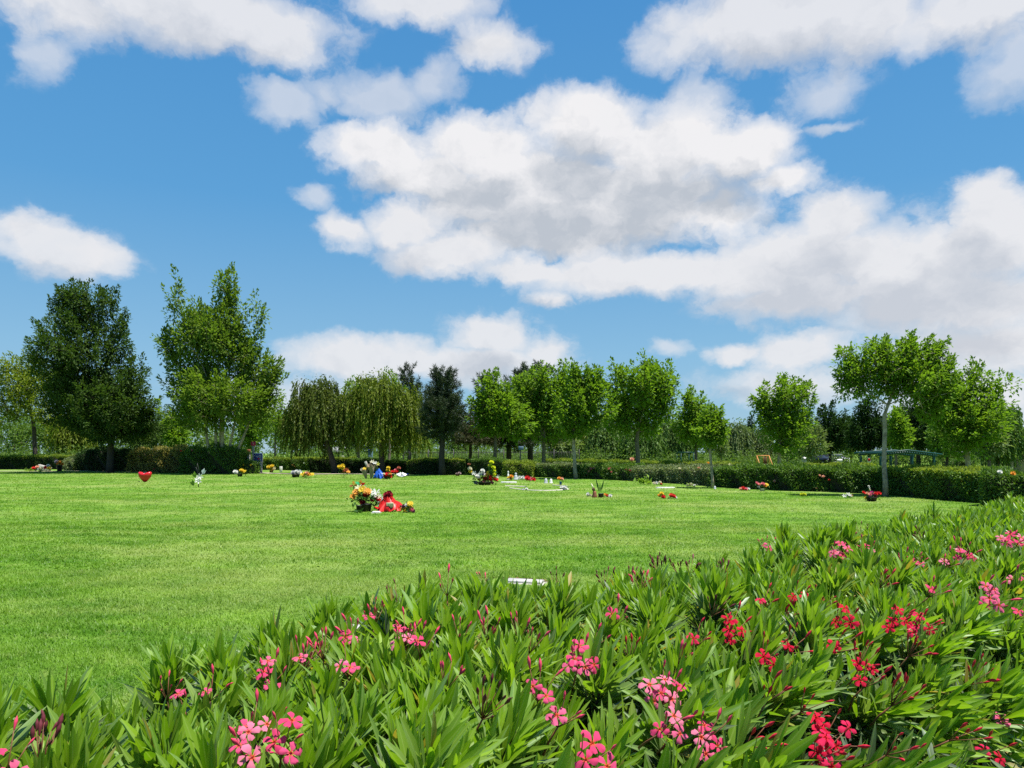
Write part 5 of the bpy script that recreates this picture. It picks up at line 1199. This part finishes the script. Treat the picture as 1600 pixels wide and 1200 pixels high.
def fence():
    root = thing('metal_fence', 'thin dark metal picket fence under the pines behind the box hedge', 'fence', ground(640, D=74)); o = np.array(root.location); D = 74
    x0, x1 = gx(630, D)-o[0], gx(905, D)-o[0]; n = int((x1-x0)/.16); mb = MB()
    for x in np.linspace(x0, x1, n): mb.box((x, 0, .92), (.022, .022, 1.75))
    link('pickets', mb.mesh('pickets', M['dark_metal']), root)
    for z in (.2, 1.65): link('rail', MB().box(((x0+x1)/2, .035, z), (x1-x0, .04, .05)).mesh('rail', M['dark_metal']), root)
    for x in np.linspace(x0, x1, 8): link('post', MB().box((x, .04, .98), (.08, .08, 2.0)).mesh('post', M['dark_metal']), root)
fence()
def lamp_post():
    g = ground(813, D=51.5); k = 51.5/F; root = thing('marker_pole', 'slim black pole with a dark box on top in front of the maples', 'pole', g)
    link('pole', MB().tube([(0, 0, 0), (0, 0, gzz(703, 51.5))], .035, 8).mesh('pole', M['dark_metal']), root)
    link('box', MB().box((.05, 0, gzz(700, 51.5)), (8*k, .2, 6*k), bev=.02).mesh('box', M['bluegrey']), root)
lamp_post()
def bluebox():
    g = ground(579, D=70); k = 70/F; root = thing('utility_cabinet', 'blue-grey cabinet behind the hedge between the willow trunks', 'cabinet', g)
    link('cabinet_body', MB().box((0, 0, gzz(704, 70)*.5), (6*k, .5, gzz(704, 70)), bev=.03).mesh('cabinet_body', M['bluegrey']), root)
    link('cabinet_roof', MB().box((0, 0, gzz(704, 70)+.05), (7*k, .6, .1), bev=.02).mesh('cabinet_roof', M['signblue']), root)
bluebox()
def swing():
    D = 70; g = ground(1193, D=D); k = D/F; root = thing('garden_swing', 'orange metal swing frame with a hanging seat beyond the glossy hedge', 'swing', g); H = gzz(712, D)
    for x0, x1 in ((-11.5, -9), (-2.5, -0), (12, 8)):
        pass
    mb = MB(); mb.tube([(-11*k, 0, H), (9*k, 0, H)], .045, 8); link('top_bar', mb.mesh('top_bar', M['orange']), root)
    for xa, xb in ((-10.5, -7), (8.5, 13)):
        for y in (-.7, .7): link('leg', MB().tube([(xa*k, 0, H), (xb*k, y, 0)], .04, 8).mesh('leg', M['orange']), root)
    for x in (-1, 4): link('hanger', MB().tube([(x*k, 0, H), ((x+2)*k, .1, .75)], .025, 6).mesh('hanger', M['orange']), root)
    link('swing_seat', MB().box((4.5*k, .1, .55), (6.5*k, .5, .08), bev=.02).box((4.5*k, .36, .9), (6.5*k, .08, .6), bev=.02).mesh('swing_seat', M['brown']), root)
swing()
def pavilion():
    D = 58; g = ground(1398, D=D); k = D/F; root = thing('pavilion', 'green open pergola pavilion behind the broad-crowned tree trunk', 'pavilion', g); b = g
    P = lambda px, py, y: (gx(px, D)-b.x, y, gzz(py, D))
    w0, w1 = P(1356, 706, 0)[0], P(1446, 706, 0)[0]
    zr, ze0, ze1 = gzz(702, D), gzz(709, D), gzz(712, D)
    for y in (-1.6, 1.6):
        link('beam', MB().tube([(w0, y, ze0-.08), (0, y, zr-.22), (w1, y, ze1)], .09, 6).mesh('beam', M['green_metal']), root)
        for px in (1360, 1408, 1441): link('post', MB().box((gx(px, D)-b.x, y, ze1/2), (.16, .16, ze1), bev=.02).mesh('post', M['green_metal']), root)
    n = 26; mb = MB()
    for f in np.linspace(0, 1, n):
        x = w0+(w1-w0)*f; z = np.interp(x, [w0, 0, w1], [ze0, zr-.12, ze1+.08]); mb.box((x, 0, z+.06), (.09, 4.0, .05))
    link('roof_slats', mb.mesh('roof_slats', M['green_metal']), root)
    for y in (-1.9, 0, 1.9): link('rafter', MB().tube([(w0-.2, y, ze0+.06), (0, y, zr-.06), (w1+.2, y, ze1+.12)], .07, 6).mesh('rafter', M['green_metal']), root)
pavilion()
def shade_frame():
    D = 78; g = ground(1070, D=D); root = thing('shade_frame', 'pale green metal frame shelter among the trees left of the small maple', 'shelter', g); k = D/F
    for x, y in ((-9, -1), (-9, 1), (10, -1), (10, 1)): link('post', MB().tube([(x*k, y, 0), (x*k, y, gzz(708, D))], .05, 6).mesh('post', M['green_metal']), root)
    link('top_frame', MB().box((.5*k, -1, gzz(707, D)), (21*k, .1, .12)).box((.5*k, 1, gzz(707, D)), (21*k, .1, .12)).box((-9*k, 0, gzz(707, D)+.002), (.1, 1.9, .11)).box((10*k, 0, gzz(707, D)+.002), (.1, 1.9, .11)).mesh('top_frame', M['green_metal']), root)
shade_frame()
def car(name, label, px, D, paint, rz, van=False):
    g = ground(px, D=D); root = thing(name, label, 'van' if van else 'car', g, rz)
    Ls, W, H = (4.6, 1.85, 1.95) if van else (4.3, 1.78, 1.45)
    sec = [(-Ls/2, .45, .72, .0), (-Ls/2+.15, .30, .95, .0), (-.9, .28, 1.0, .0), (.9, .28, 1.0, .0), (Ls/2-.2, .30, .92, 0), (Ls/2, .45, .70, 0)]
    V = []; n = 8
    for x, z0, z1, _ in sec:
        for y, z in ((-W/2*.86, z0), (-W/2, z0+.15), (-W/2, z1-.18), (-W/2*.88, z1), (W/2*.88, z1), (W/2, z1-.18), (W/2, z0+.15), (W/2*.86, z0)): V.append((x, y, z))
    Q = [(r*n+k_, r*n+(k_+1) % n, (r+1)*n+(k_+1) % n, (r+1)*n+k_) for r in range(len(sec)-1) for k_ in range(n)]
    e = (len(sec)-1)*n; Q += [(0, 1, 2, 3), (0, 3, 4, 7), (4, 5, 6, 7), (e+3, e+2, e+1, e), (e+7, e+4, e+3, e), (e+7, e+6, e+5, e+4)]
    mb = MB(); mb.add(V, Q); link('body', mb.mesh('body', M[paint]), root)
    xs_ = (-1.9, -1.6, 1.2, 1.75) if van else (-1.55, -.85, .55, 1.25)
    mb = MB(); V = [(xs_[0], -W*.44, .98), (xs_[1], -W*.38, H-.07), (xs_[2], -W*.38, H-.07), (xs_[3], -W*.44, .98)]; V += [(x, -y, z) for x, y, z in V]
    mb.add(V, [(0, 1, 2, 3), (7, 6, 5, 4), (0, 4, 5, 1), (3, 2, 6, 7)]); link('windows', mb.mesh('windows', M['glass']), root)
    link('roof', MB().box(((xs_[1]+xs_[2])/2, 0, H-.035), (xs_[2]-xs_[1]+.1, W*.78, .07), bev=.03).mesh('roof', M[paint]), root)
    for x in (-1.35, 1.35):
        for s in (-1, 1):
            mb = MB(); mb.tube([(x, s*(W/2-.20), .32), (x, s*(W/2+.01), .32)], .32, 16); wq = link('wheel', mb.mesh('wheel', M['rubber']), root)
            mb = MB(); mb.tube([(x, s*(W/2), .32), (x, s*(W/2+.025), .32)], .19, 12); link('rim', mb.mesh('rim', M['stone']), wq)
    for s in (-1, 1): link('headlight', MB().box((Ls/2-.06, s*W*.33, .72), (.14, .3, .14), bev=.02).mesh('headlight', M['clear']), root)
car('parked_car', 'black parked car partly behind the small light green tree', 1284, 98, 'carblack', R(-75))
car('parked_car', 'white parked car right of the black car', 1306, 108, 'carwhite', R(-60))
def litter_bin(label, px, D, top, w, mat, cat='litter bin'):
    g = ground(px, D=D); H = gzz(top, D)-g.z; r = w*D/F/2; root = thing('litter_bin', label, cat, g)
    mb = MB(); mb.lathe([(.001, 0), (r*.85, 0), (r*.88, .05), (r, H*.85), (r*1.05, H*.86), (r*1.05, H*.9)], 16); link('bin_body', mb.mesh('bin_body', M[mat], True), root)
    mb = MB(); mb.lathe([(r*1.05, H*.9), (r*.8, H*.97), (.001, H)], 16); link('bin_lid', mb.mesh('bin_lid', M['white'], True), root)
litter_bin('lavender litter bin beside the small light green tree', 1256.5, 64, 714, 7, 'lavender')
litter_bin('grey round litter bin right of the parked cars', 1312, 66, 717, 8, 'stone')
def red_sign():
    D = 60; g = ground(1357, D=D); k = D/F; root = thing('rules_sign', 'white sign with a red panel at the left end of the green pavilion', 'sign', g)
    link('post', MB().box((0, 0, .7), (.09, .09, 1.4)).mesh('post', M['green_metal']), root)
    link('board', MB().box((0, -.07, gzz(718.5, D)), (5.5*k, .04, 9*k), bev=.005).mesh('board', M['white']), root)
    link('panel', MB().box((0, -.10, gzz(718, D)), (4.4*k, .02, 4.4*k)).mesh('panel', M['red']), root)
red_sign()
def wall_():
    D = 62; root = thing('boundary_wall', 'plain beige boundary wall at the far right edge', 'wall', ground(1578, D=D)); b = root.location
    x0, x1 = gx(1577, D)-b.x, gx(1760, D)-b.x; h = gzz(711, D)-b.z
    link('wall', MB().box(((x0+x1)/2, 0, h/2), (x1-x0, .25, h)).mesh('wall', M['wall']), root)
    link('coping', MB().box(((x0+x1)/2, 0, h+.04), (x1-x0+.08, .34, .08), bev=.01).mesh('coping', M['concrete']), root)
    for x in np.arange(x0+.1, x1, 3.0): link('pier', MB().box((x, -.02, h/2-.01), (.3, .36, h-.02)).mesh('pier', M['wall']), root)
wall_()
def shed():
    D = 88; g = ground(1502, D=D); k = D/F; root = thing('shed', 'low shed with a pale flat roof edge behind the clipped bush pair', 'shed', g)
    link('wall', MB().box((0, 1.2, .85), (25*k, 2.2, 1.7)).mesh('wall', M['dark_metal']), root)
    link('roof', MB().box((0, 1.1, 1.76), (27*k, 2.8, .12), bev=.02).mesh('roof', M['stone']), root)
shed()
def steeple():
    D = 230; g = ground(933, D=D); k = D/F; root = thing('lattice_mast', 'thin grey lattice mast seen in the gap left of the widest maple', 'mast', g); H = gzz(650, D)
    for sx, sy in ((-1, -1), (1, -1), (1, 1), (-1, 1)): link('leg', MB().tube([(sx*.9, sy*.9, 0), (sx*.35, sy*.35, H*.9)], .10, 5).mesh('leg', M['bluegrey']), root)
    mb = MB(); 
    for j in range(9):
        z0, z1 = H*.1*j, H*.1*(j+1); a, c = .9-.55*j/9, .9-.55*(j+1)/9
        for s in (-1, 1): mb.tube([(-a, s*a, z0), (c, s*c, z1)], .06, 4); mb.tube([(s*a, -a, z0), (s*c, c, z1)], .06, 4)
    link('bracing', mb.mesh('bracing', M['bluegrey']), root)
    link('platform', MB().box((0, 0, H*.93), (1.8, 1.8, .8), bev=.05).mesh('platform', M['bluegrey']), root)
    link('spike', MB().tube([(0, 0, H*.95), (0, 0, H*1.06)], .12, 6).mesh('spike', M['bluegrey']), root)
steeple()
def small_house(label, px, D, w, top, rz=0):
    g = ground(px, D=D); k = D/F; root = thing('low_building', label, 'building', g, rz); H = gzz(top, D); W = w*k
    link('wall', MB().box((0, 2, H*.35), (W, 4, H*.7)).mesh('wall', M['concrete']), root)
    mb = MB(); V = [(-W*.55, -.4, H*.69), (W*.55, -.4, H*.69), (W*.55, 4.4, H*.69), (-W*.55, 4.4, H*.69), (-W*.55, 2, H), (W*.55, 2, H)]
    mb.add(V, [(0, 1, 5, 4), (2, 3, 4, 5), (3, 2, 1, 0)], [(0, 4, 3), (1, 2, 5)]); link('roof', mb.mesh('roof', M['roof']), root)
    for x in (-.25, .25): link('window', MB().box((x*W, -.02, H*.36), (W*.2, .06, H*.3)).mesh('window', M['glass']), root)
small_house('pale low building glimpsed behind the hedge left of the willow trunks', 520, 105, 26, 698)
small_house('pale low building standing for two indistinct pale shapes by the crooked maple', 908, 96, 16, 703)  # building shape stands in for two unclear pale shapes
